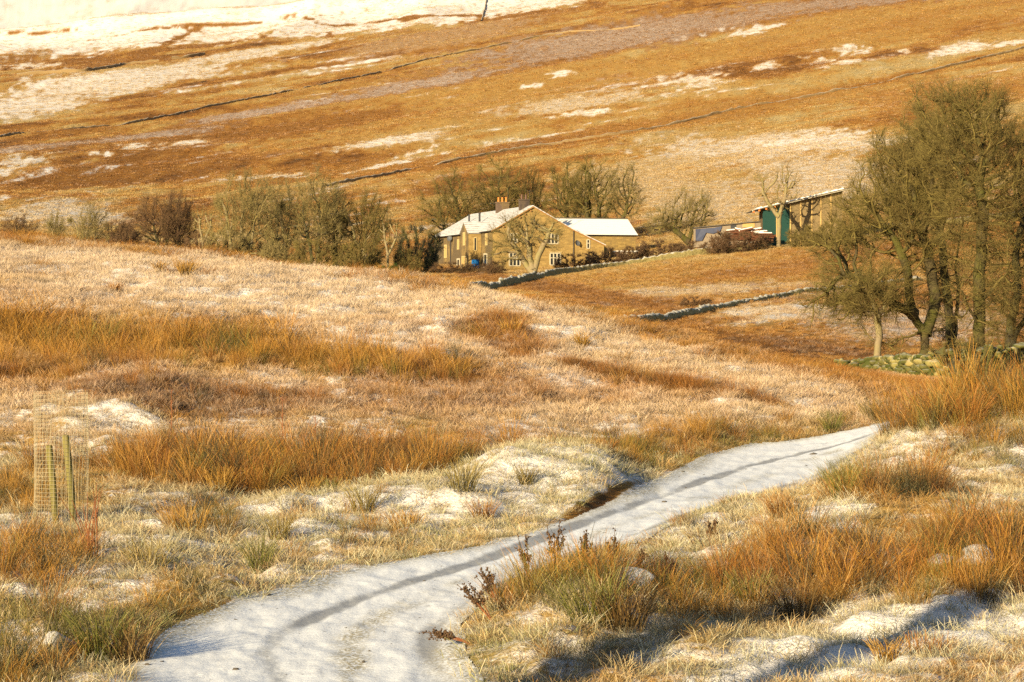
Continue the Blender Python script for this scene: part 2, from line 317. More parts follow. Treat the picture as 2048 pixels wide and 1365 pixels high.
# ---------------------------------------------------------------- material helpers
class NT:
    def __init__(s, name):
        s.m = bpy.data.materials.new(name); s.m.use_nodes = True; s.t = s.m.node_tree; s.t.nodes.clear()
        s.out = s.n('ShaderNodeOutputMaterial'); s.b = s.n('ShaderNodeBsdfPrincipled'); s.l(s.b.outputs[0], s.out.inputs[0])
        s.b.inputs['Roughness'].default_value = .85; s.b.inputs['Specular IOR Level'].default_value = .25
    def n(s, typ, **kw):
        q = s.t.nodes.new(typ)
        for k, v in kw.items(): setattr(q, k, v)
        return q
    def l(s, a, b): s.t.links.new(a, b)
    def set(s, inp, v):
        if hasattr(v, 'is_output') or isinstance(v, bpy.types.NodeSocket): s.l(v, inp)
        else: inp.default_value = v
    def attr(s, name, typ='GEOMETRY', out='Fac'):
        q = s.n('ShaderNodeAttribute', attribute_name=name, attribute_type=typ); return q.outputs[out]
    def pos(s): return s.n('ShaderNodeNewGeometry').outputs['Position']
    def objc(s): return s.n('ShaderNodeTexCoord').outputs['Object']
    def noise(s, vec, scale, detail=4.0, rough=.6, dist=0.0, out=0):
        q = s.n('ShaderNodeTexNoise'); s.l(vec, q.inputs['Vector']); q.inputs['Scale'].default_value = scale; q.inputs['Detail'].default_value = detail
        q.inputs['Roughness'].default_value = rough; q.inputs['Distortion'].default_value = dist; return q.outputs[out]
    def map(s, vec, sc=(1, 1, 1), rot=(0, 0, 0)):
        q = s.n('ShaderNodeMapping'); s.l(vec, q.inputs['Vector']); q.inputs['Scale'].default_value = sc; q.inputs['Rotation'].default_value = rot; return q.outputs[0]
    def math(s, op, a, b=0.0, clamp=False):
        q = s.n('ShaderNodeMath', operation=op, use_clamp=clamp); s.set(q.inputs[0], a); s.set(q.inputs[1], b); return q.outputs[0]
    def rng(s, v, a, b, c=0.0, d=1.0):
        q = s.n('ShaderNodeMapRange', interpolation_type='SMOOTHSTEP'); s.set(q.inputs['Value'], v)
        for nm_, x in zip(('From Min', 'From Max', 'To Min', 'To Max'), (a, b, c, d)): s.set(q.inputs[nm_], x)
        return q.outputs[0]
    def mix(s, f, a, b, blend='MIX'):
        q = s.n('ShaderNodeMix', data_type='RGBA', blend_type=blend); s.set(q.inputs[0], f)
        for i, v in ((6, a), (7, b)):
            if isinstance(v, tuple): v = (*v, 1.0) if len(v) == 3 else v
            s.set(q.inputs[i], v)
        return q.outputs[2]
    def ramp(s, f, stops):
        q = s.n('ShaderNodeValToRGB'); s.l(f, q.inputs[0]); e = q.color_ramp.elements
        while len(e) < len(stops): e.new(.5)
        for x, (p, c) in zip(e, stops): x.position = p; x.color = (*c, 1.0)
        return q.outputs[0]
    def bump(s, h, strength=.5, dist=.05):
        q = s.n('ShaderNodeBump'); s.l(h, q.inputs['Height']); q.inputs['Strength'].default_value = strength; q.inputs['Distance'].default_value = dist
        s.l(q.outputs[0], s.b.inputs['Normal']); return q
    def color(s, c):
        s.set(s.b.inputs['Base Color'], (*c, 1.0) if isinstance(c, tuple) else c); return s.m
def plain(name, c, rough=.8, var=.25, scale=8.0, spec=.25):
    m = NT(name); n = m.noise(m.objc(), scale, 5)
    m.b.inputs['Roughness'].default_value = rough; m.b.inputs['Specular IOR Level'].default_value = spec
    return m.color(m.mix(n, tuple(x * (1 - var) for x in c), tuple(x * (1 + var) for x in c)))

GRASS_RAMP = [(0.0, (.43, .325, .15)), (.3, (.425, .262, .078)), (.55, (.345, .163, .035)), (.8, (.20, .085, .02)), (1.0, (.09, .05, .018))]
SNOW = (.80, .765, .74)
def ground_material():
    m = NT('moor_ground'); p = m.pos()
    s, t, h, g = (m.attr(q) for q in ('snow', 'tone', 'heath', 'green'))
    fine = m.noise(p, 2.6, 7, .72); mid = m.noise(p, .55, 6, .7); sp = m.noise(p, 9.0, 4, .7)
    tt = m.math('ADD', t, m.math('MULTIPLY', m.math('SUBTRACT', fine, .5), .55)); tt = m.math('ADD', tt, m.math('MULTIPLY', m.math('SUBTRACT', mid, .5), .5), True)
    c = m.ramp(tt, GRASS_RAMP)
    c = m.mix(m.math('MULTIPLY', h, .6), c, m.mix(fine, (.24, .14, .075), (.38, .27, .18)))
    c = m.mix(m.math('MULTIPLY', g, m.rng(mid, .35, .6)), c, (.16, .17, .045))
    k = m.math('ADD', m.math('MULTIPLY', fine, .55), m.math('MULTIPLY', sp, .45))
    k = m.math('ADD', k, m.math('MULTIPLY', m.math('SUBTRACT', mid, .5), .35))
    f = m.rng(m.math('ADD', k, m.math('MULTIPLY', m.math('SUBTRACT', s, .5), .5)), .42, .62)
    c = m.mix(f, c, SNOW)
    m.bump(m.math('ADD', m.math('MULTIPLY', sp, .5), fine), .9, .12)
    m.b.inputs['Roughness'].default_value = .95; m.b.inputs['Specular IOR Level'].default_value = .1
    return m.color(c)
def track_material():
    m = NT('snowy_track'); p = m.pos(); rut, tg = m.attr('rut'), m.attr('turf')
    n1 = m.noise(p, 5.0, 6, .7); n2 = m.noise(p, 30.0, 3, .6); n3 = m.noise(m.map(p, (3, 1, 1), (0, 0, -.3)), 2.2, 5, .65)
    snow = m.mix(n1, (.79, .815, .86), (.88, .90, .935)); n4 = m.noise(m.map(p, (2.6, .5, 1), (0, 0, -.33)), 3.0, 6, .75)
    snow = m.mix(m.rng(n4, .48, .72, 0, .38), snow, (.46, .46, .475)); snow = m.mix(m.math('MULTIPLY', m.rng(m.noise(p, 42.0, 3, .6), .60, .68), m.rng(n3, .46, .66)), snow, (.24, .22, .20))
    mud = m.mix(n2, (.15, .155, .17), (.31, .315, .33))
    c = m.mix(m.rng(m.math('ADD', m.math('MULTIPLY', rut, 1.05), m.math('MULTIPLY', m.math('ADD', m.math('SUBTRACT', n3, .5), m.math('MULTIPLY', m.math('SUBTRACT', n2, .5), .6)), .6)), .2, .7, 0, .8), snow, mud)
    turf = m.mix(n1, (.17, .15, .05), (.46, .36, .17))
    c = m.mix(m.math('MULTIPLY', m.rng(n2, .40, .56), m.math('MULTIPLY', tg, .85)), c, turf)
    c = m.mix(m.rng(m.noise(p, 11.0, 2, .5), .70, .76), c, (.20, .18, .16))
    m.bump(m.math('ADD', n1, m.math('MULTIPLY', n2, .5)), .4, .03); m.b.inputs['Roughness'].default_value = .7
    return m.color(c)
# ---------------------------------------------------------------- the ground sheet and the track on it
def grid_mesh(name, mask, dz, mat, attrs):
    idx = np.full(mask.shape, -1, np.int64)
    q = mask[:-1, :-1] & mask[1:, :-1] & mask[:-1, 1:] & mask[1:, 1:]
    use = np.zeros_like(mask); use[:-1, :-1] |= q; use[1:, :-1] |= q; use[:-1, 1:] |= q; use[1:, 1:] |= q
    idx[use] = np.arange(use.sum())
    v = np.stack([GX[use], GY[use], Z[use] + EYE + (dz[use] if np.ndim(dz) else dz)], -1)
    f = np.stack([idx[:-1, :-1][q], idx[:-1, 1:][q], idx[1:, 1:][q], idx[1:, :-1][q]], -1)
    return mesh_obj(name, v, f, mat, None, True, {k: ('FLOAT', a[use]) for k, a in attrs.items()})
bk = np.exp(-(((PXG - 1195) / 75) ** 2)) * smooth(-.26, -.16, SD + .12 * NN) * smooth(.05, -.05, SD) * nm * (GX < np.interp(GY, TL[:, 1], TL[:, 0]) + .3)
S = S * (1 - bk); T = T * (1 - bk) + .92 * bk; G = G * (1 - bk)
og = grid_mesh('ground', np.ones_like(S, bool), 0.0, ground_material(), dict(snow=S, tone=T, heath=H, green=G))
tag(og, 'frosted orange moorland rising behind the farmhouse to a snowy fell', 'ground', kind='structure')
ot = grid_mesh('track', (SD + .16 * NN > -0.02) & nm, 0.012, track_material(), dict(rut=np.where(nm, rutw * (.45 + .55 * smooth(-.5, .3, fbm(GX / 1.2, GY / 2.5, 3, 95))), 0), turf=TG))
tag(ot, 'snow covered farm track with two wheel ruts curving through the frosty grass', 'track', kind='structure')
# ---------------------------------------------------------------- blades, clumps and their scatter
def clump_mesh(name, seed, n, h, rad, lean, bend, width, mat, hvar=.35, seg=3):
    r = np.random.default_rng(seed)
    a = r.uniform(0, 2 * np.pi, n); q = np.sqrt(r.uniform(0, 1, n)) * rad
    base = np.stack([q * np.cos(a), q * np.sin(a), np.full(n, -.03 * h)], -1)
    az = a + r.normal(0, 1.1, n); ln = np.abs(r.normal(lean, lean * .5, n)) * (.4 + .6 * q / rad); L = h * (1 - hvar * r.uniform(0, 1, n)); bd = bend * r.uniform(.2, 1.2, n)
    t = np.linspace(0, 1, seg + 1)
    hor = (np.sin(ln)[:, None] * t + bd[:, None] * t ** 2.2) * L[:, None]
    ver = (np.cos(ln)[:, None] * t - .55 * bd[:, None] * t ** 2.4) * L[:, None]
    P = base[:, None, :] + np.stack([hor * np.cos(az)[:, None], hor * np.sin(az)[:, None], ver], -1)
    wa = r.uniform(0, np.pi, n); w = width * r.uniform(.6, 1.2, n)
    W = np.stack([np.cos(wa), np.sin(wa), np.zeros(n)], -1)[:, None, :] * (w[:, None] * (1 - .55 * t))[:, :, None] * .5
    k = seg + 1
    V = np.stack([P - W, P + W], 2).reshape(n, 2 * k, 3)
    b = np.arange(n)[:, None, None] * 2 * k
    f = np.array([[2 * i, 2 * i + 1, 2 * i + 3, 2 * i + 2] for i in range(seg)])[None] + b
    tt = np.broadcast_to(np.repeat(t, 2)[None], (n, 2 * k)); rr = np.broadcast_to(r.uniform(0, 1, n)[:, None], (n, 2 * k))
    return mesh_obj(name, V.reshape(-1, 3), f.reshape(-1, 4), mat, None, False, {'t': ('FLOAT', tt), 'r': ('FLOAT', rr)}, link=False)
def blade_material(name, fixed=None, low=.8, rv=1.0):
    """colour: carried by each tuft (or fixed); stems are greener and browner low down and paler to the tip, each stem its own shade"""
    m = NT(name); t, r = m.attr('t'), m.attr('r')
    col = m.attr('col', 'INSTANCER', 'Color') if fixed is None else m.n('ShaderNodeRGB').outputs[0]
    if fixed is not None: col.default_value = (*fixed, 1.0)
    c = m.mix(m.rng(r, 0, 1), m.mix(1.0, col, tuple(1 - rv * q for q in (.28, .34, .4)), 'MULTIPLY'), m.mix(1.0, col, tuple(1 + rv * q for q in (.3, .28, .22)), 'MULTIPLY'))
    c = m.mix(m.rng(t, .02, .78, low, 0), c, m.mix(1.0, c, (.40, .44, .34), 'MULTIPLY'))  # root darkening: brown sheath colour plus painted self-shade of the clump
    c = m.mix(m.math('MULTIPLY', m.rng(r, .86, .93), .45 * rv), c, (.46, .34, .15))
    m.b.inputs['Roughness'].default_value = .6; m.b.inputs['Specular IOR Level'].default_value = .3
    return m.color(c)
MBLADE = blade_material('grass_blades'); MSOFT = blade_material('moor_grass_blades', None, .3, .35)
def protos(name, mk, n):
    c = bpy.data.collections.new(name)
    for i in range(n): c.objects.link(mk(i))
    return c
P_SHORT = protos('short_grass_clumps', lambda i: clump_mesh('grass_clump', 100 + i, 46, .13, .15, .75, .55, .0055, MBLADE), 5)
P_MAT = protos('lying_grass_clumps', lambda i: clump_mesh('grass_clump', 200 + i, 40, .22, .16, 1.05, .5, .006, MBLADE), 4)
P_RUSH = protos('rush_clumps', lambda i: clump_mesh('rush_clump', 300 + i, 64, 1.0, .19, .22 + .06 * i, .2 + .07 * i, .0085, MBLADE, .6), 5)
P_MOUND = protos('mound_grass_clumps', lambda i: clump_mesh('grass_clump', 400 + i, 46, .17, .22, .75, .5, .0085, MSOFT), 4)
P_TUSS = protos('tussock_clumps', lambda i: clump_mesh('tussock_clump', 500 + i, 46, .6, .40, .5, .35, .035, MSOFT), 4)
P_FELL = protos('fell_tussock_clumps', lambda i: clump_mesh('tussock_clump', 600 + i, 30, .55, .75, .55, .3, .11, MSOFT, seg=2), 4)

ROW2 = HY - Z / DD * F
RUNMIN = np.minimum.accumulate(ROW2, axis=0)
HIDG = ROW2 - RUNMIN
def scatter_gn(name, proto):
    ng = bpy.data.node_groups.new(name, 'GeometryNodeTree')
    ng.interface.new_socket('Geometry', in_out='INPUT', socket_type='NodeSocketGeometry'); ng.interface.new_socket('Geometry', in_out='OUTPUT', socket_type='NodeSocketGeometry')
    N = ng.nodes.new; gi, go = N('NodeGroupInput'), N('NodeGroupOutput')
    ci = N('GeometryNodeCollectionInfo'); ci.inputs['Collection'].default_value = proto; ci.inputs['Separate Children'].default_value = True; ci.inputs['Reset Children'].default_value = True
    ip = N('GeometryNodeInstanceOnPoints'); ip.inputs['Pick Instance'].default_value = True
    def na(nm_, typ):
        q = N('GeometryNodeInputNamedAttribute'); q.data_type = typ; q.inputs['Name'].default_value = nm_; return q.outputs['Attribute']
    L = ng.links.new
    L(gi.outputs[0], ip.inputs['Points']); L(ci.outputs[0], ip.inputs['Instance']); L(na('idx', 'INT'), ip.inputs['Instance Index'])
    L(na('rot', 'FLOAT_VECTOR'), ip.inputs['Rotation']); L(na('scl', 'FLOAT_VECTOR'), ip.inputs['Scale']); L(ip.outputs[0], go.inputs[0])
    return ng
NINST = {}
def scatter(name, proto, X, Y, scl, col, label, cat, tilt=.12):
    n = len(X)
    if n == 0: return None
    NINST[name] = n
    rot = np.stack([RNG.normal(0, tilt, n), RNG.normal(0, tilt, n), RNG.uniform(0, 2 * np.pi, n)], -1)
    scl = np.stack([scl * RNG.uniform(.85, 1.15, n), scl * RNG.uniform(.85, 1.15, n), scl], -1) if scl.ndim == 1 else scl
    z = ground_z(X, Y) - .01
    o = mesh_obj(name, np.stack([X, Y, z], -1), [], None, None, False, {'rot': ('FLOAT_VECTOR', rot), 'scl': ('FLOAT_VECTOR', scl), 'idx': ('INT', RNG.integers(0, len(proto.objects), n)), 'col': ('FLOAT_COLOR', np.c_[col, np.ones(n)])})
    md = o.modifiers.new('scatter', 'NODES'); md.node_group = scatter_gn(name, proto)
    return tag(o, label, cat, kind='stuff')
def candidates(n, d0, d1, px0=-300, px1=2350, logd=False):
    px = RNG.uniform(px0, px1, n)
    d = np.exp(RNG.uniform(math.log(d0), math.log(d1), n)) if logd else np.sqrt(RNG.uniform(d0 * d0, d1 * d1, n))
    return (px - CX) / F * d, d
def ncand(dens, d0, d1, px0=-300, px1=2350): return int(dens * (d1 * d1 - d0 * d0) / 2 * (px1 - px0) / F)
RAMP_X = np.array([q[0] for q in GRASS_RAMP]); RAMP_C = np.array([q[1] for q in GRASS_RAMP])
def grass_cols(X, Y, snow_gain=1.0, frost=np.array([.64, .57, .49]), dark=1.0, bi=.7):
    s, t, h, g = (sample_grid(q, X, Y) for q in (S, T, H, G)); n = len(X)
    t = np.clip(t + RNG.normal(0, .08, n), 0, 1)
    c = np.stack([np.interp(t, RAMP_X, RAMP_C[:, i]) for i in range(3)], -1) * dark
    hm = (RNG.uniform(0, 1, n) < h * .6)[:, None]; c = np.where(hm, np.array([.26, .15, .10]), c)
    gm = (RNG.uniform(0, 1, n) < g * .55)[:, None]; c = np.where(gm, np.array([.24, .24, .07]), c)
    u = RNG.uniform(0, 1, n); fs_ = np.clip(RNG.normal(smooth(.15, .95, s) * snow_gain * .95, .15, n), 0, .92); fm = np.where(u < s * snow_gain * .85, RNG.uniform(.45, .95, n), RNG.uniform(0, .25, n) * s); fm = (fm * np.where(Y > 50, .3, bi) + fs_ * (1 - np.where(Y > 50, .3, bi)))[:, None]
    dk = (RNG.uniform(0, 1, n) < .12)[:, None]; c = np.where(dk & (Y < 50)[:, None], np.array([.11, .085, .025]), c)
    fr_ = np.where((Y < 46)[:, None], frost * np.array([.97, 1.05, .92]), np.where((Y < 104)[:, None], np.array([.645, .52, .415]), frost)); c = c * (1 - fm) + fr_ * fm
    return np.clip(c * RNG.normal(1, .07, n)[:, None], .01, .9), s
def vis(X, Y, tall): return sample_grid(HIDG, X, Y) < tall / Y * F + 14
def short_scatter(name, proto, dens, d0, d1, sc, label, gain=1.0, thin_snow=.68):
    X, Y = candidates(ncand(dens, d0, d1), d0, d1)
    sd = track_sd(X, Y); k = (sd < -.02 + .06 * RNG.normal(size=len(X))) & vis(X, Y, .3) & ~((np.abs(X / Y * F + CX - 1195) < 90) & (sd > -.22) & (X < np.interp(Y, TL[:, 1], TL[:, 0]) + .4))
    X, Y = X[k], Y[k]; c, s = grass_cols(X, Y, gain)
    k = RNG.uniform(0, 1, len(X)) < 1 - thin_snow * smooth(.6, 1., s)
    X, Y, c = X[k], Y[k], c[k]
    return scatter(name, proto, X, Y, RNG.uniform(.65, 1.25, len(X)) * sc, c, label, 'grass', .2)
short_scatter('frosted_grass', P_SHORT, 40, 18.5, 52, 1.0, 'short frosted grass covering the verges on both sides of the track', 1.12)
short_scatter('lying_grass', P_MAT, 11, 18.5, 54, 1.0, 'pale lying frosted grass matted over the snowy verges', 1.05, .55)
short_scatter('hill_grass', P_MOUND, 42, 50, 104, 1.0, 'frosted pinkish grass over the near hill left of the track', .95, .4)
# taller beds of rush
PAL = np.array([[.36, .185, .03], [.27, .112, .019], [.145, .13, .025], [.12, .06, .018]])
BEDS = [(560, 945, 440, 38, -.02, 8.5, .80, (.38, .45, .12, .05)), (1150, 915, 220, 16, 0, 6, .55, (.3, .2, .5, 0)), (1480, 880, 260, 20, -.1, 6, .5, (.55, .2, .25, 0)), (1330, 925, 120, 14, -.3, 3, .35, (.7, .1, .2, 0)),
        (300, 494, 440, 9, .13, 4, .34, (.4, .6, 0, 0)), (1210, 645, 210, 9, .3, 3.5, .34, (.8, .2, 0, 0)), (1580, 735, 160, 8, .28, 3, .3, (.6, .4, 0, 0)), (200, 694, 350, 38, .08, 3.4, .85, (.75, .17, .08, 0)), (650, 727, 290, 32, .1, 3.4, .82, (.68, .24, .08, 0)), (90, 742, 260, 18, .02, 5.5, .62, (.35, .55, 0, .1)), (850, 752, 150, 11, .08, 8, .55, (.1, .8, 0, .1)), (1330, 777, 255, 12, .22, 8, .55, (.15, .75, 0, .1)),
        (1000, 662, 90, 16, 0, 2.2, .5, (.4, .5, .1, 0)), (1050, 705, 60, 26, 0, 1.2, .5, (.4, .5, .1, 0)), (400, 806, 390, 36, 0, 2.4, .42, (.25, .55, 0, .2)), (900, 800, 320, 42, .05, 1.0, .38, (.35, .45, 0, .2)), (380, 556, 50, 10, 0, 2, .6, (.85, .15, 0, 0)), (1290, 735, 60, 30, 0, .8, .5, (.7, .3, 0, 0)),
        (30, 545, 120, 16, .05, 1.2, .4, (.5, .5, 0, 0)), (1960, 895, 175, 40, 0, 10, 1.0, (.30, .36, .29, .05)), (2020, 835, 170, 26, -.1, 9, .9, (.42, .5, .08, 0)), (1720, 764, 220, 10, .12, 4, .42, (.3, .7, 0, 0)), (1850, 800, 90, 14, .1, 3, .45, (.6, .4, 0, 0)),
        (1770, 1185, 330, 44, 0, 8, .70, (.45, .4, .1, .05)), (1450, 1242, 230, 28, -.1, 5.5, .45, (.75, .15, .1, 0)), (2010, 1190, 130, 60, 0, 7, .72, (.35, .5, .1, .05)), (1810, 1062, 140, 28, 0, 8.5, .62, (.3, .42, .18, .1)), (1690, 1040, 46, 24, 0, 7, .55, (.2, .1, .7, 0)), (1990, 955, 110, 26, 0, 6, .5, (.4, .35, .25, 0)), (1900, 1225, 170, 22, -.1, 5, .42, (.8, .1, .1, 0)),
        (1205, 1215, 185, 58, -.05, 8, .60, (.2, .2, .5, .10)), (70, 1145, 115, 50, 0, 8.5, .56, (.5, .4, .1, 0)), (55, 1310, 130, 70, 0, 7.5, .62, (.2, .25, .55, 0)), (30, 1012, 110, 40, 0, 4, .45, (.55, .05, .4, 0)), (340, 1215, 110, 42, -.3, 6, .36, (.95, .02, .03, 0)), (390, 1050, 80, 30, 0, 5, .5, (.7, .2, .1, 0)), (600, 1060, 220, 50, -.05, 1.2, .40, (.7, .2, .1, 0)), (1420, 1090, 110, 40, -.1, 2.0, .40, (.5, .3, .15, .05)), (1200, 1335, 170, 28, -.05, 4, .30, (.8, .15, .05, 0)), (1560, 1065, 60, 26, -.3, 2.2, .4, (.5, .4, .1, 0))]
bx, by, bs, bc = [], [], [], []
for cx, cy, rx, ry, sl, dens, hh, pw in BEDS:
    top, bot = cy - ry * 1.4, cy + ry * 1.4
    near = cy > 860
    d0 = pick(cx, min(bot, 1500), 17, 100)[1]; d1 = pick(cx, top, d0 + .2, 106 if not near else 62)[1]
    d0, d1 = max(17.5, d0 * .94), min(d1 * 1.08, 108)
    p0, p1 = cx - rx * 1.4, cx + rx * 1.4
    X, Y = candidates(int(max(30, ncand(dens, d0, d1, p0, p1) * (1.7 if near else 1.25))), d0, d1, p0, p1)
    row = HY - sample_grid(ZREL, X, Y) / Y * F; px = X / Y * F + CX
    q = np.hypot((px - cx) / rx, (row - cy - sl * (px - cx)) / ry) + .55 * fbm(X / .9, Y / 2.2, 3, int(cx))
    k = (q < 1.05) & (track_sd(X, Y) < -.12) & vis(X, Y, hh)
    X, Y, q = X[k], Y[k], q[k]; n = len(X)
    w = np.array(pw); nz = np.clip(fbm(X / 1.5, Y / 3., 2, int(cy)) * .35 + RNG.uniform(0, 1, n), 0, .999)
    dkm = RNG.uniform(0, 1, n) < (.22 if near else .05)  # near-black clumps put the self-shadow of dense beds into the colour
    ci = np.minimum(np.searchsorted(np.cumsum(w / w.sum()), nz), 3); bx.append(X); by.append(Y)
    bs.append(hh * 1.18 * RNG.uniform(.45, 1.1, n) * np.clip(1.15 - .35 * q, .55, 1.1)); bc.append(np.where(dkm[:, None], np.array([.05, .047, .014]), PAL[ci]) * RNG.normal(1, .13, (n, 1)))
for p0, p1, dens in ((-330, 930, 5.0), (1040, 1600, 4.0)):                # the grassy fringe along the crest of the near hill
    X, Y = candidates(ncand(dens, 60, 95, p0, p1), 55, 95, p0, p1); rd = np.interp(X / Y * F + CX, PXC, RIDGE_D); k = (np.abs(Y / rd - .985) < .05) & (fbm(X / 2.2, Y / 3.5, 3, 9) > -.12); X, Y = X[k], Y[k]; n = len(X)
    bx.append(X); by.append(Y); bs.append(RNG.uniform(.22, .48, n)); bc.append(PAL[np.where(RNG.uniform(0, 1, n) < .5, 0, 1)] * RNG.normal(1.05, .12, (n, 1)))
bx, by, bs, bc = (np.concatenate(q) for q in (bx, by, bs, bc))
wide = np.where(by > 60, 1.7, 1.0) * np.clip(bs, .5, 1)
nearm = by < 56
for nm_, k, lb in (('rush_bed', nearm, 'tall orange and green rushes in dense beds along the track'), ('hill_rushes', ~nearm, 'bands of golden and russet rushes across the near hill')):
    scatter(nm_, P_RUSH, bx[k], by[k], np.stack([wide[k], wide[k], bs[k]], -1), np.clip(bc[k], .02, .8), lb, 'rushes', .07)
# rough grass on the fields and on the fell
def tuss(name, proto, n, d0, d1, sc0, sc1, label, gain, logd):
    X, Y = candidates(n, d0, d1, -350, 2400, logd); k = vis(X, Y, .6); X, Y = X[k], Y[k]
    c, s = grass_cols(X, Y, gain, np.array([.62, .56, .50])); k = RNG.uniform(0, 1, len(X)) < 1 - .75 * smooth(.62, .95, s); X, Y, c = X[k], Y[k], c[k]
    sc = RNG.uniform(.6, 1.25, len(X)) * np.interp(Y, [d0, d1], [sc0, sc1])
    hs = sc * RNG.uniform(.3, .6, len(X))
    return scatter(name, proto, X, Y, np.stack([sc, sc, hs], -1), c, label, 'grass', .12)
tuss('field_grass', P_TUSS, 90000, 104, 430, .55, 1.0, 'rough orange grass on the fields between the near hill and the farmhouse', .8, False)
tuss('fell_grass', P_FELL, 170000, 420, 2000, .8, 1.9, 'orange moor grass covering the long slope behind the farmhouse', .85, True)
# ---------------------------------------------------------------- bare winter trees (space colonisation inside a crown made of ellipsoids)
def bark_material(name, dark, light, moss, mossy=.5, scale=3.0):
    m = NT(name); p = m.objc(); n = m.noise(p, scale, 6, .7); n2 = m.noise(p, scale * .35, 4, .6)
    up = m.n('ShaderNodeSeparateXYZ'); m.l(m.n('ShaderNodeNewGeometry').outputs['Normal'], up.inputs[0])
    c = m.mix(n, dark, light)
    f = m.math('ADD', m.rng(n2, .40, .62), m.math('MULTIPLY', up.outputs[2], .35)); c = m.mix(m.math('MULTIPLY', f, mossy, True), c, moss)
    m.bump(n, .6, .05); m.b.inputs['Roughness'].default_value = .9
    return m.color(c)
B_MOSS = bark_material('mossy_bark', (.035, .028, .014), (.095, .072, .033), (.08, .078, .013), .8)
B_TWIG = bark_material('olive_twigs', (.085, .063, .020), (.20, .148, .046), (.165, .135, .034), .5, 1.2)
B_PALE = bark_material('pale_bark', (.15, .115, .07), (.30, .235, .14), (.24, .21, .07), .6)
B_PTWIG = bark_material('pale_twigs', (.13, .10, .04), (.27, .205, .085), (.22, .18, .055), .5, 1.2)
B_RED = bark_material('reddish_twigs', (.085, .048, .026), (.18, .105, .055), (.14, .09, .035), .4, 1.2)
B_DARK = bark_material('dark_bark', (.03, .026, .018), (.09, .075, .045), (.10, .10, .025), .6)

def in_env(p, env):
    return any(((p[0] - e[0]) / e[3]) ** 2 + ((p[1] - e[1]) / e[4]) ** 2 + ((p[2] - e[2]) / e[5]) ** 2 < 1 for e in env)
def grow(seed, stems, env, n_attr, step=.45, di=3.2, dk=.75, wob=.12, droop=0.0):
    """stems: list of polylines from the ground; env: crown ellipsoids (cx, cy, cz, rx, ry, rz)"""
    r = np.random.default_rng(seed); nodes, par = [], []
    for st in stems:
        st = np.asarray(st, float); prev = -1
        for a, b in zip(st[:-1], st[1:]):
            n = max(1, int(np.linalg.norm(b - a) / step))
            for k in range(0 if prev < 0 else 1, n + 1):
                nodes.append(a + (b - a) * k / n + (r.normal(0, .085, 3) if k not in (0, n) else 0)); par.append(prev); prev = len(nodes) - 1
    vol = np.array([e[3] * e[4] * e[5] for e in env]); att = []
    while len(att) < n_attr:
        e = env[r.choice(len(env), p=vol / vol.sum())]; v = r.normal(size=3); v /= np.linalg.norm(v); q = min(abs(r.normal(0, .62)) ** .75, 1.22); a_ = np.array((e[0] + v[0] * e[3] * q, e[1] + v[1] * e[4] * q, e[2] + v[2] * e[5] * q))
        cl = e[3] * .42
        if vnoise(a_[0] / cl + seed, a_[1] / cl + a_[2] / cl * .9, seed) + .22 > r.uniform(-.15, .35): att.append(a_)
    att = np.array(att); alive = np.ones(len(att), bool)
    for it in range(90):
        kd = kdtree.KDTree(len(nodes))
        for i, p in enumerate(nodes): kd.insert(p, i)
        kd.balance(); acc = {}; reach = di if it > 6 else 99
        for i in np.nonzero(alive)[0]:
            co_, j, dist = kd.find(att[i])
            if dist < dk: alive[i] = False; continue
            if dist < reach:
                v = (att[i] - np.array(nodes[j])) / dist; acc.setdefault(j, []).append(v)
        if not acc: break
        for j, vs_ in acc.items():
            v = np.sum(vs_, 0); L = np.linalg.norm(v)
            if L < 1e-3: continue
            v = v / L + r.normal(0, wob, 3) + np.array([0, 0, -droop]); v /= np.linalg.norm(v)
            nodes.append(np.array(nodes[j]) + v * step); par.append(j)
    return np.array(nodes), np.array(par)
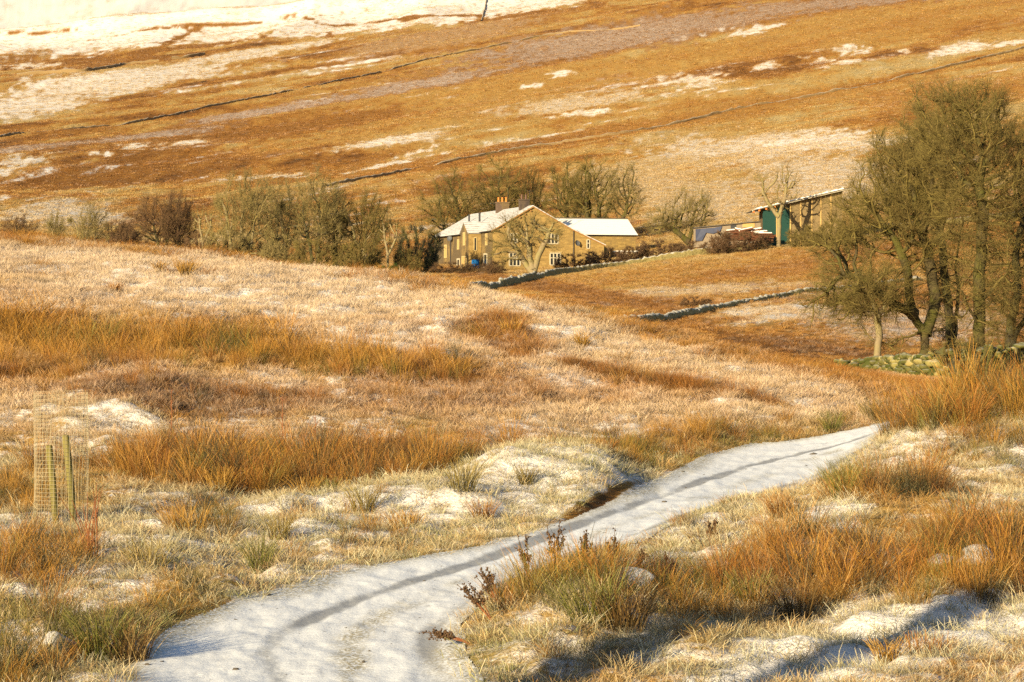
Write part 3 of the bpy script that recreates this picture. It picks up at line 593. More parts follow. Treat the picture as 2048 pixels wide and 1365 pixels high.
def tree_meshes(name, seed, stems, env, n_attr, r_trunk, tw_n, tw_len, tw_r, mats, step=.26, dk=.40, droop=0.0, wob=.12, thick=.07, sub=2, up=.25, r_tip=.012):
    P, par = grow(seed, stems, env, n_attr, step, max(2.2, step * 7), dk, wob, droop)
    n = len(P); r = np.random.default_rng(seed + 1)
    kids = [[] for _ in range(n)]
    for i, q in enumerate(par):
        if q >= 0: kids[q].append(i)
    ex = 2.3; w = np.zeros(n)
    for i in range(n - 1, -1, -1):
        w[i] = sum(w[k] for k in kids[i]) if kids[i] else 1.0
    root_w = max(w[i] for i in range(n) if par[i] < 0)
    R = np.maximum(r_trunk * (w / root_w) ** (1 / ex), r_tip)
    D = np.zeros((n, 3)); D[1:] = P[1:] - P[par[1:]]; D /= np.linalg.norm(D, axis=1, keepdims=True) + 1e-9
    V = {0: [], 1: []}; Fc = {0: [], 1: []}; nv = {0: 0, 1: 0}
    starts = [i for i in range(n) if par[i] < 0]; stack = [(s, None) for s in starts]
    while stack:
        s, frm = stack.pop(); ch = [s] if frm is None else [frm, s]; c = s
        while kids[c]:
            ks = sorted(kids[c], key=lambda q: -w[q])
            for q in ks[1:]: stack.append((q, c))
            c = ks[0]; ch.append(c)
        if len(ch) < 2: continue
        pts = P[ch]; rad = R[ch].copy()
        if frm is not None: rad[0] = min(rad[0], rad[1] * 1.25)
        else:
            rad[0] *= 1.45
            if len(rad) > 2: rad[1] *= 1.15
        if len(pts) > 3: pts[1:-1] = .5 * pts[1:-1] + .25 * (pts[:-2] + pts[2:])
        cut = np.nonzero(rad > thick)[0]; cut = cut[-1] + 1 if len(cut) else 0
        for part, a, b in ((0, 0, cut), (1, max(0, cut - 1), len(ch))):
            if b - a < 2: continue
            k = 9 if part == 0 and rad[a] > .15 else (6 if part == 0 else (4 if rad[a] > .03 else 3))
            v, f = tube_arrays(pts[a:b], rad[a:b], k)
            if part == 0: v = v + (fbm(v[:, 0] * 4 + v[:, 2], v[:, 1] * 4 + v[:, 2] * 1.3, 2, seed) * .10)[:, None] * np.repeat(rad[a:b], k)[:, None]
            V[part].append(v); Fc[part].append(f + nv[part]); nv[part] += len(v)
    thin = np.nonzero(R <= max(thick * .8, np.quantile(R, .4)))[0]
    cen = P[thin].mean(0)
    pk = r.choice(thin, tw_n); pk[:int(.12 * tw_n)] = r.integers(0, n, int(.12 * tw_n)); b = P[pk]; out = b - cen; out /= np.linalg.norm(out, axis=1, keepdims=True) + 1e-6
    d = .9 * D[pk] + .62 * r.normal(size=(tw_n, 3)) + .4 * out + np.array([0, 0, up]); d /= np.linalg.norm(d, axis=1, keepdims=True)
    L = tw_len * r.uniform(.5, 1.25, tw_n)
    bases, dirs, lens = [b], [d], [L]
    for _ in range(sub):
        t = r.uniform(.25, .9, tw_n)[:, None]; b2 = b + d * L[:, None] * t
        d2 = d + .7 * r.normal(size=(tw_n, 3)) + np.array([0, 0, up * .6]); d2 /= np.linalg.norm(d2, axis=1, keepdims=True)
        bases.append(b2); dirs.append(d2); lens.append(L * r.uniform(.35, .7, tw_n))
    b, d, L = np.concatenate(bases), np.concatenate(dirs), np.concatenate(lens); N = len(b)
    ref = r.normal(size=(N, 3)); a1 = np.cross(d, ref); a1 /= np.linalg.norm(a1, axis=1, keepdims=True) + 1e-9; a2 = np.cross(d, a1)
    bend = a1 * (L * r.normal(0, .12, N))[:, None] + np.array([0, 0, 1.0]) * (L * .06)[:, None]
    rings = []; tv_ = np.clip(r.lognormal(-.1, .35, N), .5, 2.2)
    for t, s_ in ((0, 1.0), (.5, .75)):
        c = b + d * (L * t)[:, None] + bend * (t * t)
        for q in range(3): rings.append(c + (tw_r * tv_)[:, None] * s_ * (math.cos(q * 2.094) * a1 + math.sin(q * 2.094) * a2))
    rings.append(b + d * L[:, None] + bend)
    tv = np.stack(rings, 1).reshape(-1, 3); o = np.arange(N)[:, None, None] * 7
    tq = (np.array([[0, 1, 4, 3], [1, 2, 5, 4], [2, 0, 3, 5]])[None] + o).reshape(-1, 4)
    tt = (np.array([[3, 4, 6, 6], [4, 5, 6, 6], [5, 3, 6, 6]])[None] + o).reshape(-1, 4)
    res = {}
    if V[0]: res['trunk'] = (np.concatenate(V[0]), np.concatenate(Fc[0]))
    cv = np.concatenate(V[1] + [tv]); base = nv[1]
    quads = np.concatenate(Fc[1] + [tq + base]); tris = (tt + base)[:, :3]
    me = bpy.data.meshes.new(name + '_crown')
    me.vertices.add(len(cv)); me.vertices.foreach_set('co', cv.astype(np.float32).ravel())
    li = np.concatenate([quads.ravel(), tris.ravel()]).astype(np.int32); me.loops.add(len(li)); me.loops.foreach_set('vertex_index', li)
    nq, n3 = len(quads), len(tris); me.polygons.add(nq + n3)
    me.polygons.foreach_set('loop_start', np.concatenate([np.arange(nq) * 4, nq * 4 + np.arange(n3) * 3]).astype(np.int32)); me.polygons.foreach_set('loop_total', np.concatenate([np.full(nq, 4), np.full(n3, 3)]).astype(np.int32))
    me.update(calc_edges=True); me.polygons.foreach_set('use_smooth', np.ones(nq + n3, dtype=bool)); me.materials.append(mats[1]); res['crown'] = me
    if 'trunk' in res:
        res['trunk'] = mesh_obj('trunk', *res['trunk'], mats[0], None, True, link=False).data
    allp = np.concatenate([P, tv[6::7]]); res['size'] = (np.percentile(allp[:, 0], 3), np.percentile(allp[:, 0], 97), np.percentile(allp[:, 2], 97.5))
    return res
def place_tree(name, res, loc, label, cat='tree', group=None, rz=0.0, sx=1.0, sz=1.0, crown='crown', crown_mat=None):
    t = tag(empty(name, loc, rz), label, cat, group); t.scale = (sx, sx, sz)
    for part in ('trunk', 'crown'):
        if part in res:
            o = bpy.data.objects.new(part if part == 'trunk' else crown, res[part]); COL.objects.link(o); o.parent = t
            if part == 'crown' and crown_mat:
                o.material_slots[0].link = 'OBJECT'; o.material_slots[0].material = crown_mat
    return t
# --- the grove beside the track: each tree grown for its own outline. offsets in photo pixels from the foot, at the tree's distance
def grove(name, seed, px, d, stems, ells, n_attr, r_trunk, tw, label, mats=(B_MOSS, B_TWIG), dz=-.15, **kw):
    k = d / F; x, y, z = at(px, d)
    row = HY - (z - EYE) / d * F
    st = [[((p[0] - px) * k, (p[2] if len(p) > 2 else 0), (row - p[1]) * k) for p in s_] for s_ in stems]
    en = [((e[0] - px) * k, e[4] if len(e) > 4 else 0.0, (row - e[1]) * k, e[2] * k, (e[5] if len(e) > 5 else min(e[2], 110) * k), e[3] * k) for e in ells]
    res = tree_meshes(name, seed, st, en, int(n_attr * 1.9), r_trunk * .55, int(tw * 1.15), .74, .0068, mats, **dict(dict(wob=.24), **kw))
    return place_tree(name, res, (x, y, z + dz), label, group='bare trees of the grove above the mossy wall')
grove('grove_tree', 11, 1846, 121, [[(1846, 722), (1852, 690), (1850, 660), (1822, 620, -.3), (1818, 560, -.5), (1800, 500, -.4)], [(1850, 662), (1872, 610, .4), (1868, 540, .6), (1850, 470, .5)], [(1824, 622, -.3), (1780, 606, -.8), (1730, 560, -1.2), (1680, 545, -1.4)], [(1838, 660, -.2), (1800, 668, -1.0), (1770, 690, -1.4)]],
      [(1790, 430, 95, 90), (1735, 440, 85, 75), (1800, 340, 75, 65), (1690, 500, 60, 60, .5), (1850, 420, 70, 90), (1655, 575, 55, 50, -1.2), (1640, 470, 34, 38), (1720, 600, 70, 50, -1), (1620, 610, 28, 38, -1.4), (1790, 680, 40, 18, -1)], 1500, .46, 6400, 'forked mossy tree whose long limbs reach left over the field', wob=.28)
grove('grove_tree', 12, 1955, 117, [[(1955, 735), (1957, 680), (1960, 600), (1958, 520), (1965, 440), (1960, 350)], [(1958, 600), (1985, 570, -.4), (2010, 540, -.7)], [(1957, 640), (1930, 610, -.6), (1915, 570, -.9)]],
      [(1950, 430, 80, 110), (1935, 280, 95, 95), (1970, 215, 60, 62), (1885, 230, 62, 62), (1990, 330, 75, 90), (1910, 200, 55, 45), (2000, 570, 55, 50, -.6), (1920, 590, 42, 55, -.8), (1975, 650, 42, 36, -.6)], 1500, .50, 7200, 'tallest grove tree with one straight thick mossy trunk')
grove('grove_tree', 13, 1906, 128, [[(1906, 730), (1900, 660), (1890, 560), (1880, 470), (1885, 380)], [(1903, 700), (1922, 600, .5), (1915, 520, .4), (1925, 430, .2)]],
      [(1850, 300, 75, 85), (1900, 330, 70, 80), (1830, 390, 65, 70), (1790, 320, 40, 50), (1890, 560, 60, 70, .4), (1895, 650, 40, 36, .5)], 1100, .40, 5200, 'dark twin trunked tree in the middle of the grove', mats=(B_DARK, B_TWIG))
grove('grove_tree', 14, 2022, 123, [[(2022, 728), (2020, 660), (2035, 590), (2030, 500)], [(2021, 690), (2060, 620, .3), (2070, 540, .4)]],
      [(2040, 470, 60, 90), (2075, 380, 60, 90), (2010, 560, 50, 50), (2060, 290, 55, 60), (2100, 520, 70, 80), (2020, 620, 55, 55, -.4)], 1000, .38, 4800, 'grove tree at the photo\'s right edge behind the dark stump', mats=(B_DARK, B_TWIG))
grove('small_tree', 15, 1757, 119.5, [[(1757, 724), (1758, 690), (1756, 655), (1750, 620)]],
      [(1745, 585, 58, 48), (1700, 605, 42, 30), (1785, 570, 40, 42)], 420, .30, 1500, 'short tree with a pale stout trunk left of the forked tree', mats=(B_PALE, B_TWIG), droop=.06)
grove('grove_tree', 16, 2135, 126, [[(2135, 722), (2130, 640), (2120, 540), (2110, 450)]], [(2105, 420, 75, 120), (2150, 380, 80, 130), (2085, 300, 40, 60)], 700, .40, 3200, 'grove tree mostly outside the photo, its twigs crossing the right edge')
# --- model trees for the farm: shared by several copies
def variant(seed, stems, env, n_attr, rt, tw, mats, **kw):
    return tree_meshes('farm_tree', seed, stems, env, int(n_attr * 1.4), rt, int(tw * (.8 if tw < 5000 else 1)), kw.pop('tl', 1.15), kw.pop('tr', .0135), mats, step=kw.pop('step', .36), dk=kw.pop('dk', .58), thick=kw.pop('thick', .09), r_tip=.026, **kw)
V_VASE = variant(21, [[(0, 0, 0), (0, 0, 2.2), (-.6, .1, 4)], [(0, 0, 2), (.8, -.2, 4.2)]], [(0, 0, 8.2, 3.6, 3.2, 4.4), (-1.2, .4, 7.0, 3.0, 2.8, 3.2)], 620, .42, 2600, (B_MOSS, B_TWIG), up=.5)
V_TALL = variant(22, [[(0, 0, 0), (.1, 0, 2.5), (-.1, .1, 5.5)], [(.5, .2, 0), (.8, .2, 3), (.9, 0, 5)]], [(.2, 0, 8.4, 3.3, 3.0, 5.0)], 640, .36, 2800, (B_MOSS, B_TWIG), up=.4)
V_LEAN = variant(23, [[(0, 0, 0), (.35, 0, 2.4), (1.3, 0, 5.0)]], [(1.0, 0, 8.2, 2.8, 2.6, 4.2), (2.4, .4, 7, 2.0, 2.0, 2.4)], 420, .32, 1600, (B_MOSS, B_PTWIG), up=.4)
V_BUSHY = variant(24, [[(-.6, 0, 0), (-1.2, 0, 2.2)], [(0, .3, 0), (.2, .4, 2.6)], [(.7, 0, 0), (1.5, -.2, 2.2)]], [(0, 0, 5.2, 4.6, 3.6, 4.4), (-1.6, 0, 4, 3.4, 3, 3.2), (1.6, 0, 6, 3.0, 2.8, 3.8)], 760, .24, 3600, (B_PALE, B_PTWIG), up=.4)
V_DENSE = variant(25, [[(-.5, 0, 0), (-.8, 0, 3), (-1.4, 0, 5)], [(.4, 0, 0), (.6, .3, 3.2), (1.0, .2, 6)]], [(0, 0, 7.2, 4.4, 3.4, 4.6), (-1.8, 0, 6, 3, 2.8, 3.4), (2, 0, 6.4, 2.8, 2.6, 3.6)], 820, .34, 4200, (B_DARK, B_TWIG), up=.3)
V_RED = variant(26, [[(0, 0, 0), (-.1, 0, 1.6), (-.3, 0, 3.2)], [(.3, .2, 0), (1.2, .2, 2.6)]], [(0, 0, 5.0, 4.2, 3.4, 3.4), (-1.8, 0, 4.0, 2.6, 2.4, 2.2)], 560, .26, 3000, (B_DARK, B_RED), up=.35)
V_SPREAD = variant(27, [[(0, 0, 0), (.1, 0, 1.2), (.4, 0, 2.4)], [(0, 0, 1.2), (-1.4, 0, 2.4), (-3.0, 0, 3.2)]], [(.6, 0, 4.8, 2.6, 2.2, 2.4), (-2.6, 0, 3.8, 2.8, 2.0, 1.8), (-4.4, 0, 2.9, 1.6, 1.4, 1.0)], 520, .36, 2300, (B_MOSS, B_PTWIG), up=.45)
V_SPARSE = variant(28, [[(0, 0, 0), (0, 0, 2.2), (.1, 0, 4.6), (.9, 0, 7.0)], [(0, 0, 4.4), (-1.6, 0, 6.2), (-2.4, 0, 7.6)]], [(1.0, 0, 8.6, 1.8, 1.6, 2.6), (-2.0, 0, 8.2, 1.5, 1.4, 2.0), (.2, 0, 6.2, 2.4, 1.5, 1.6)], 200, .30, 420, (B_PALE, B_PTWIG), up=.4)
V_GOLD = variant(29, [[(0, 0, 0), (.5, 0, 2.0), (1.1, 0, 4.0), (2.0, 0, 6.0)], [(0, 0, .4), (-1.2, .2, 2.2), (-2.0, .2, 3.8)], [(0, 0, .8), (-.4, .2, 2.8), (-.6, .3, 4.6)]], [(-1.8, .2, 4.6, 2.6, 1.8, 2.6), (-.2, .2, 5.6, 2.2, 1.8, 2.4), (2.0, 0, 5.4, 1.3, 1.2, 2.0), (-3.2, 0, 3.2, 1.6, 1.4, 1.6)], 560, .34, 1500, (B_PALE, B_PTWIG), up=.3)
V_SHRUB = variant(30, [[(-.5, 0, 0), (-.7, 0, .7)], [(.1, .2, 0), (.1, .3, .9)], [(.6, 0, 0), (1.0, 0, .7)]], [(0, 0, 1.2, 2.2, 1.4, 1.2), (-1, 0, .9, 1.4, 1.1, .9), (1.1, 0, 1.0, 1.5, 1.2, 1.0)], 220, .07, 2200, (B_DARK, B_RED), step=.35, dk=.5, tl=.55, tr=.016, thick=.5)
def farm_tree(res, px, d, top, width, label, name='bare_tree', rz=0.0, group=None, cat='tree', crown_mat=None, sink=.15, base=None):
    x, y, z = at(px, d)
    h = (HY - top) / F * d + EYE - z; x0, x1, zt = res['size']
    sz = max(.15, h / zt); sx = width / F * d / (x1 - x0)
    return place_tree(name, res, (x, y, z - sink), label, cat, group, rz, sx, sz, crown_mat=crown_mat)
GB = 'bare trees sheltering the farmhouse'
farm_tree(V_DENSE, 905, 428, 350, 125, 'broad bare tree rising left of the farmhouse chimney flues', rz=.3, group=GB)
farm_tree(V_DENSE, 1000, 436, 327, 130, 'densest dark bare tree, right behind the chimney with orange pots', rz=2.2, group=GB)
farm_tree(V_BUSHY, 1062, 440, 338, 80, 'bare tree with olive twigs directly behind the gable peak', rz=1.2, group=GB, crown_mat=B_TWIG)
farm_tree(V_TALL, 1133, 432, 326, 92, 'bare tree with two close upright mossy trunks behind the wing roof', rz=0, group=GB)
farm_tree(V_VASE, 1186, 428, 320, 104, 'bare tree forking low into a wide Y behind the wing roof', rz=.1, group=GB)
farm_tree(V_LEAN, 1234, 426, 328, 80, 'slender leaning mossy tree, rightmost of those behind the wing roof', rz=0, group=GB)
farm_tree(V_SPREAD, 1377, 372, 377, 126, 'low spreading mossy tree with one long limb to the left, right of the house', rz=0)
farm_tree(V_SPARSE, 1558, 349, 326, 90, 'thinly branched tree with a pale trunk in front of the green shed')
farm_tree(V_GOLD, 1066, 338, 424, 150, 'golden twigged tree with a leaning cut trunk in front of the gable')
GW = 'bare trees of the wood left of the farmhouse'
farm_tree(V_RED, 318, 345, 390, 120, 'reddish brown rounded tree, the leftmost tall one of the wood', rz=.4, group=GW)
farm_tree(V_RED, 356, 350, 386, 80, 'narrow dark reddish tree with a straight black trunk in the wood', rz=2.0, group=GW)
farm_tree(V_SPARSE, 406, 340, 408, 55, 'thin pale stemmed tree in the gap of the wood', rz=2.6, group=GW)
farm_tree(V_BUSHY, 480, 338, 347, 130, 'widest pale olive tree with many stems in the wood', rz=0, group=GW)
farm_tree(V_BUSHY, 560, 348, 362, 130, 'pale olive tree between the widest tree and the black trunks of the wood', rz=2.4, group=GW)
farm_tree(V_DENSE, 630, 342, 348, 110, 'tallest dark tree in the wood with a cluster of black trunks', rz=.2, group=GW, crown_mat=B_PTWIG)
farm_tree(V_DENSE, 672, 350, 372, 90, 'dark trunked tree just right of the tallest one in the wood', rz=1.7, group=GW)
farm_tree(V_BUSHY, 735, 346, 386, 110, 'olive tree near the right end of the wood', rz=1.1, group=GW, crown_mat=B_TWIG)
farm_tree(V_SPARSE, 776, 322, 424, 50, 'twisted mossy near leafless tree at the right end of the wood', rz=2.9, group=GW, crown_mat=B_MOSS)
farm_tree(V_BUSHY, 176, 330, 408, 76, 'small pale bare tree standing alone on the left skyline of the near hill', rz=.7)
farm_tree(V_BUSHY, 112, 336, 424, 52, 'smaller pale bare tree left of the lone one beyond the near hill', rz=1.9)
farm_tree(V_RED, 34, 340, 430, 70, 'low grey brown bare tree at the photo\'s far left', rz=.9)
farm_tree(V_RED, 236, 335, 440, 60, 'low dark round bush tree right of the lone pale tree', rz=2.6)
GS = 'leafless shrubs around the farm'
def shrub(px, d, top, width, label, mat=None, rz=0.0, name='shrub'):
    return farm_tree(V_SHRUB, px, d, top, width, label, name, rz, GS, 'shrub', mat, .1)
for a in [(836, 372, 452, 90, 'tall dark ivy clad bush against the left end of the farmhouse', B_DARK, .4), (862, 366, 490, 50, 'dark bush at the foot of the farmhouse front wall', B_DARK, 1.4), (815, 350, 500, 80, 'olive bush between the wood and the farmhouse', B_TWIG, 2.2),
          (640, 318, 480, 120, 'olive undergrowth bush below the black trunks of the wood', B_TWIG, 0), (720, 316, 488, 110, 'olive undergrowth bush right of the black trunks of the wood', B_TWIG, 1.0), (545, 322, 470, 120, 'olive undergrowth bush under the middle of the wood', B_PTWIG, 2.0),
          (455, 322, 462, 100, 'olive undergrowth bush under the widest tree of the wood', B_PTWIG, .6), (395, 326, 466, 60, 'small brown bush at the foot of the thin pale stemmed tree', None, .3), (250, 322, 452, 80, 'brown bush left of the reddish trees', None, 1.2),
          (905, 350, 524, 90, 'purplish low shrub in front of the porch\'s left side', None, .2), (985, 346, 522, 90, 'purplish low shrub in front of the blue door\'s right', None, 1.9), (1150, 347, 508, 90, 'brown shrub hiding the foot of the gable by the drainpipe', None, .5), (1215, 350, 496, 90, 'reddish brown shrub in front of the catslide end', None, 2.6),
          (1265, 354, 492, 80, 'brown shrub left of the spreading mossy tree', None, .9), (1320, 356, 480, 90, 'brown shrub under the spreading mossy tree', None, .1), (1380, 352, 482, 80, 'dark brown shrub right under the mossy trunk', None, 2.9), (1440, 348, 464, 100, 'russet shrub in front of the low boarded shed', None, 1.5),
          (1500, 346, 464, 90, 'russet shrub in front of the woodpile', None, .7), (1610, 344, 452, 90, 'grey brown shrub in front of the green shed\'s boarded side', B_TWIG, 2.2), (1680, 340, 440, 90, 'grey shrub right of the green shed', B_TWIG, .3), (1390, 205, 592, 60, 'thin lone shrub by the lower field wall', B_RED, .2)]:
    shrub(*a)
# ---------------------------------------------------------------- materials of the farm
def stone_material(name, a, b, c_, stain=None, amount=.5):
    m = NT(name); p = m.objc(); br = m.n('ShaderNodeTexBrick'); rot = m.map(p, (1, 1, 1), (math.radians(90), 0, 0))
    sx = m.n('ShaderNodeSeparateXYZ'); m.l(p, sx.inputs[0]); cb = m.n('ShaderNodeCombineXYZ'); m.l(m.math('ADD', sx.outputs[0], sx.outputs[1]), cb.inputs[0]); m.l(sx.outputs[2], cb.inputs[1])
    m.l(cb.outputs[0], br.inputs['Vector']); br.inputs['Scale'].default_value = 1.0; br.inputs['Brick Width'].default_value = .62; br.inputs['Row Height'].default_value = .24; br.inputs['Mortar Size'].default_value = .016
    br.inputs['Color1'].default_value = (*a, 1); br.inputs['Color2'].default_value = (*b, 1); br.inputs['Mortar'].default_value = (*c_, 1)
    n = m.noise(p, 3.2, 6, .7); c = m.mix(m.math('MULTIPLY', n, .8), br.outputs[0], m.mix(1.0, br.outputs[0], (.55, .5, .42), 'MULTIPLY'))
    if stain:
        f = m.rng(m.noise(m.map(p, (1, 1, .45)), .55, 5, .65), .62 - .35 * amount, .78 - .3 * amount); c = m.mix(f, c, stain)
    m.bump(m.math('ADD', n, m.math('MULTIPLY', br.outputs['Fac'], -.6)), .5, .04)
    return m.color(c)
M_STONE = stone_material('warm_gritstone', (.46, .315, .11), (.31, .205, .07), (.40, .29, .13), (.26, .18, .07), .25)
M_STAIN = stone_material('weathered_gritstone', (.36, .25, .10), (.25, .17, .07), (.22, .16, .07), (.12, .088, .05), .75)
M_DRESS = plain('dressed_stone', (.50, .38, .18), .85, .2, 3)
M_BARNST = stone_material('rough_barn_stone', (.44, .30, .10), (.29, .195, .065), (.30, .21, .09), (.22, .15, .06), .4)
def roof_snow(name, lines=.35, c0=(.58, .575, .585)):
    m = NT(name); p = m.objc(); w = m.n('ShaderNodeTexWave', wave_type='BANDS', bands_direction='Z'); m.l(p, w.inputs[0]); w.inputs['Scale'].default_value = 1.05; w.inputs['Distortion'].default_value = 1.2; w.inputs['Detail Scale'].default_value = 2.0
    n = m.noise(m.map(p, (1, 1, 2)), 1.1, 6, .7); f = m.math('MULTIPLY', m.math('MULTIPLY', m.rng(w.outputs[1], .55, .95), m.rng(n, .38, .58)), lines)
    return m.color(m.mix(f, c0, (.25, .21, .17)))
M_RSNOW = roof_snow('thin_snow_on_slates', .9); M_BSNOW = roof_snow('snow_on_wing_roof', .12, (.86, .84, .80))
M_SLATE = plain('slate_edge', (.10, .085, .07), .8); M_VERGE = plain('verge_timber', (.33, .17, .06), .8, .2, 4)
M_GLASS = NT('window_glass'); M_GLASS.b.inputs['Roughness'].default_value = .12; M_GLASS.b.inputs['Specular IOR Level'].default_value = .5; M_GLASS = M_GLASS.color((.025, .027, .03))
M_WHITE = plain('white_frame_paint', (.52, .46, .34), .6, .06, 3); M_BLUE = plain('blue_door_paint', (.012, .13, .40), .55, .12, 3); M_LEAD = plain('dark_metal', (.045, .045, .05), .5, .2, 4)
M_POT = plain('orange_clay_pot', (.62, .22, .05), .8, .2, 5); M_CHIM = stone_material('chimney_stone', (.27, .19, .09), (.19, .13, .07), (.16, .12, .07), (.12, .08, .06), .6)
M_GREYD = plain('grey_dish', (.10, .105, .115), .5, .15, 3); M_TAN = plain('tan_boarding', (.46, .31, .12), .8, .25, 5)
H0 = at(986.6, 377)
house = tag(empty('farmhouse', (H0[0], H0[1], EYE + (HY - 539) / F * 377), math.radians(16.4)), 'long gritstone farmhouse with snowy slate roof, gabled porch and blue door', 'farmhouse')
MB().prism([(.02, -2.5), (12, -2.5), (12, 5.86), (5.97, 9.24), (.02, 5.82)], 'y', 0, 33.4).prism([(12.003, -2.5), (16.9, -2.5), (16.9, 3.66), (12.003, 5.86)], 'y', .004, 7.5).build('wall', M_STONE, house)
# front wall: dark weathered facing 60 mm proud, between the porch and the far end and by the near corner
MB().box(-.06, .018, 10.6, 33.4, -2.5, 5.78).box(-.06, .018, .35, 6.1, -2.5, 5.78).build('front_facing', M_STAIN, house)
rf = MB().prism([(-.35, 5.60), (-.35, 5.74), (5.97, 9.36), (12.05, 6.0), (12.05, 5.88), (5.97, 9.22)], 'y', -.22, 33.6).build('roof', M_RSNOW, house)
MB().prism([(12.055, 5.86), (12.055, 5.99), (17.15, 3.70), (17.15, 3.58)], 'y', -.22, 7.7).build('catslide_roof', M_RSNOW, house)
MB().prism([(-.36, 5.44), (-.36, 5.59), (5.97, 9.205), (5.97, 9.04)], 'y', -.30, -.225).prism([(5.971, 9.04), (5.971, 9.205), (17.15, 3.57), (12.05, 5.72), (17.15, 3.42)][:0] or [(5.971, 9.04), (5.971, 9.205), (12.05, 5.87), (17.15, 3.57), (17.15, 3.42), (12.05, 5.72)], 'y', -.30, -.225).build('verge_board', M_VERGE, rf)
for q in range(7):                                                       # purlin ends under the verge
    x = .7 + q * .82; MB().box(x - .09, x + .09, -.24, -.004, 5.60 + x * .573 - .42, 5.60 + x * .573 - .2).build('purlin_end', M_VERGE, rf)
MB().box(-.5, -.36, -.2, 6.0, 5.5, 5.62).box(-.5, -.36, 10.7, 33.4, 5.5, 5.62).build('gutter', M_LEAD, house)
# porch
po = MB().prism([(6.2, -2.5), (10.5, -2.5), (10.5, 5.5), (8.35, 7.0), (6.2, 5.5)], 'x', -2.0, -.065).build('porch', M_STONE, house)
MB().prism([(6.2, -2.4), (10.5, -2.4), (10.5, 5.48), (8.35, 6.95), (6.2, 5.48)], 'x', -2.06, -2.003).build('porch_front', M_STAIN, po)
MB().prism([(5.95, 5.40), (5.95, 5.52), (8.35, 7.20), (10.75, 5.52), (10.75, 5.40), (8.35, 7.06)], 'x', -2.2, 2.4).build('porch_roof', M_RSNOW, po)
def window_y(name, x0, x1, z0, z1, lights, rows=1, parent=house, y=0.0, fr=M_WHITE, bar=.09):
    """a window in a wall whose outside faces -y"""
    f = MB().box(x0, x1, y - .07, y - .004, z0 - .12, z0).box(x0, x1, y - .07, y - .004, z1, z1 + .14)
    w_ = (x1 - x0) / lights
    for i in range(lights + 1):
        xc = x0 + i * w_; f.box(xc - bar, xc + bar, y - .06, y - .004, z0, z1)
    for j in range(1, rows):
        zc = z0 + (z1 - z0) * (.62 if rows == 2 else j / rows)
        for i in range(lights): f.box(x0 + i * w_ + bar, x0 + (i + 1) * w_ - bar, y - .055, y - .004, zc - .055, zc + .055)
    o = f.build(name, fr, parent); MB().box(x0, x1, y - .025, y - .002, z0, z1).build('pane', M_GLASS, o); return o
gx = lambda px: (px - 986.6) / 13.8 / .955
gz = lambda py: (539 - py) / 13.8
window_y('window', gx(1020), gx(1034), gz(485), gz(468), 2); window_y('window', gx(1018.5), gx(1040), gz(531), gz(507), 3, 2)
window_y('window', gx(1095), gx(1116), gz(486), gz(468), 3); window_y('window', gx(1100), gx(1121), gz(529), gz(507), 3, 2)
window_y('window', gx(1174.5), gx(1180), gz(495), gz(479), 1, 2, bar=.07); window_y('window', gx(1174.5), gx(1181), gz(531), gz(511), 1, 2, bar=.08)
MB().box(gx(1098), gx(1124), -.09, -.075, gz(506) + .1, gz(503)).build('window_hood', M_DRESS, house)
def window_x(name, y0, y1, z0, z1, x=-.06, mat=M_DRESS, glass=True, parent=house):
    f = MB().box(x - .09, x - .004, y0 - .16, y0, z0 - .15, z1 + .2).box(x - .09, x - .004, y1, y1 + .16, z0 - .15, z1 + .2).box(x - .08, x - .004, y0, y1, z1, z1 + .2).box(x - .08, x - .004, y0, y1, z0 - .15, z0)
    o = f.build(name, mat, parent)
    MB().box(x - .03, x - .003, y0, y1, z0, z1).build('pane' if glass else 'shutter', M_GLASS if glass else M_TAN, o); return o
window_x('window', 3.0, 3.7, 3.7, 5.1, glass=False); window_x('window', 3.1, 4.6, -.2, 2.2, mat=M_WHITE)
window_x('window', 8.0, 8.8, 3.8, 5.4, -2.06, M_DRESS, False, po); window_x('door', 7.3, 9.5, -.4, 1.9, -2.06, M_DRESS, False, po)
window_x('window', 18.7, 19.4, 3.5, 4.7, glass=False); window_x('window', 26.0, 27.1, 2.4, 4.1, glass=False); window_x('window', 18.3, 19.6, .1, 1.8, mat=M_WHITE)
window_y('window', -1.18, -.78, 2.9, 4.7, 1, 1, po, 6.2, M_DRESS, .06)
bd = MB().prism([(-1.55, -.6), (-.42, -.6), (-.42, 1.35), (-.6, 1.55), (-1.37, 1.55), (-1.55, 1.35)], 'y', 6.13, 6.196).build('door', M_BLUE, po); MB().box(-1.06, -.90, 6.10, 6.128, .55, .95).build('door_window', M_GLASS, bd)
tag(bd, 'bright blue boarded door')
# pipes, dishes, flues, chimneys
dp = MB().tube([(gx(1147), -.12, 5.9), (gx(1147), -.12, -.3)], .055, 8).build('drainpipe', M_LEAD, house); MB().tube([(-.16, 23.4, 5.5), (-.16, 23.4, -1)], .06, 8).build('drainpipe', M_LEAD, house)
def dish(loc, rz, r=.45):
    m = MB(); vs, fs = [], []
    for i in range(5):
        for k in range(14):
            q = i / 4 * r; vs.append((q * math.cos(k * 2 * math.pi / 14), q * math.sin(k * 2 * math.pi / 14), .16 * (i / 4) ** 2))
    for i in range(4):
        for k in range(14): fs.append((i * 14 + k, i * 14 + (k + 1) % 14, (i + 1) * 14 + (k + 1) % 14, (i + 1) * 14 + k))
    m.add(vs, fs); m.tube([(0, -.3, .1), (0, 0, .5)], .02, 5); m.tube([(0, 0, 0), (0, .1, -.3)], .03, 5)
    o = m.build('satellite_dish', M_GREYD, house); o.location = loc; o.rotation_euler = (math.radians(72), 0, rz); return o
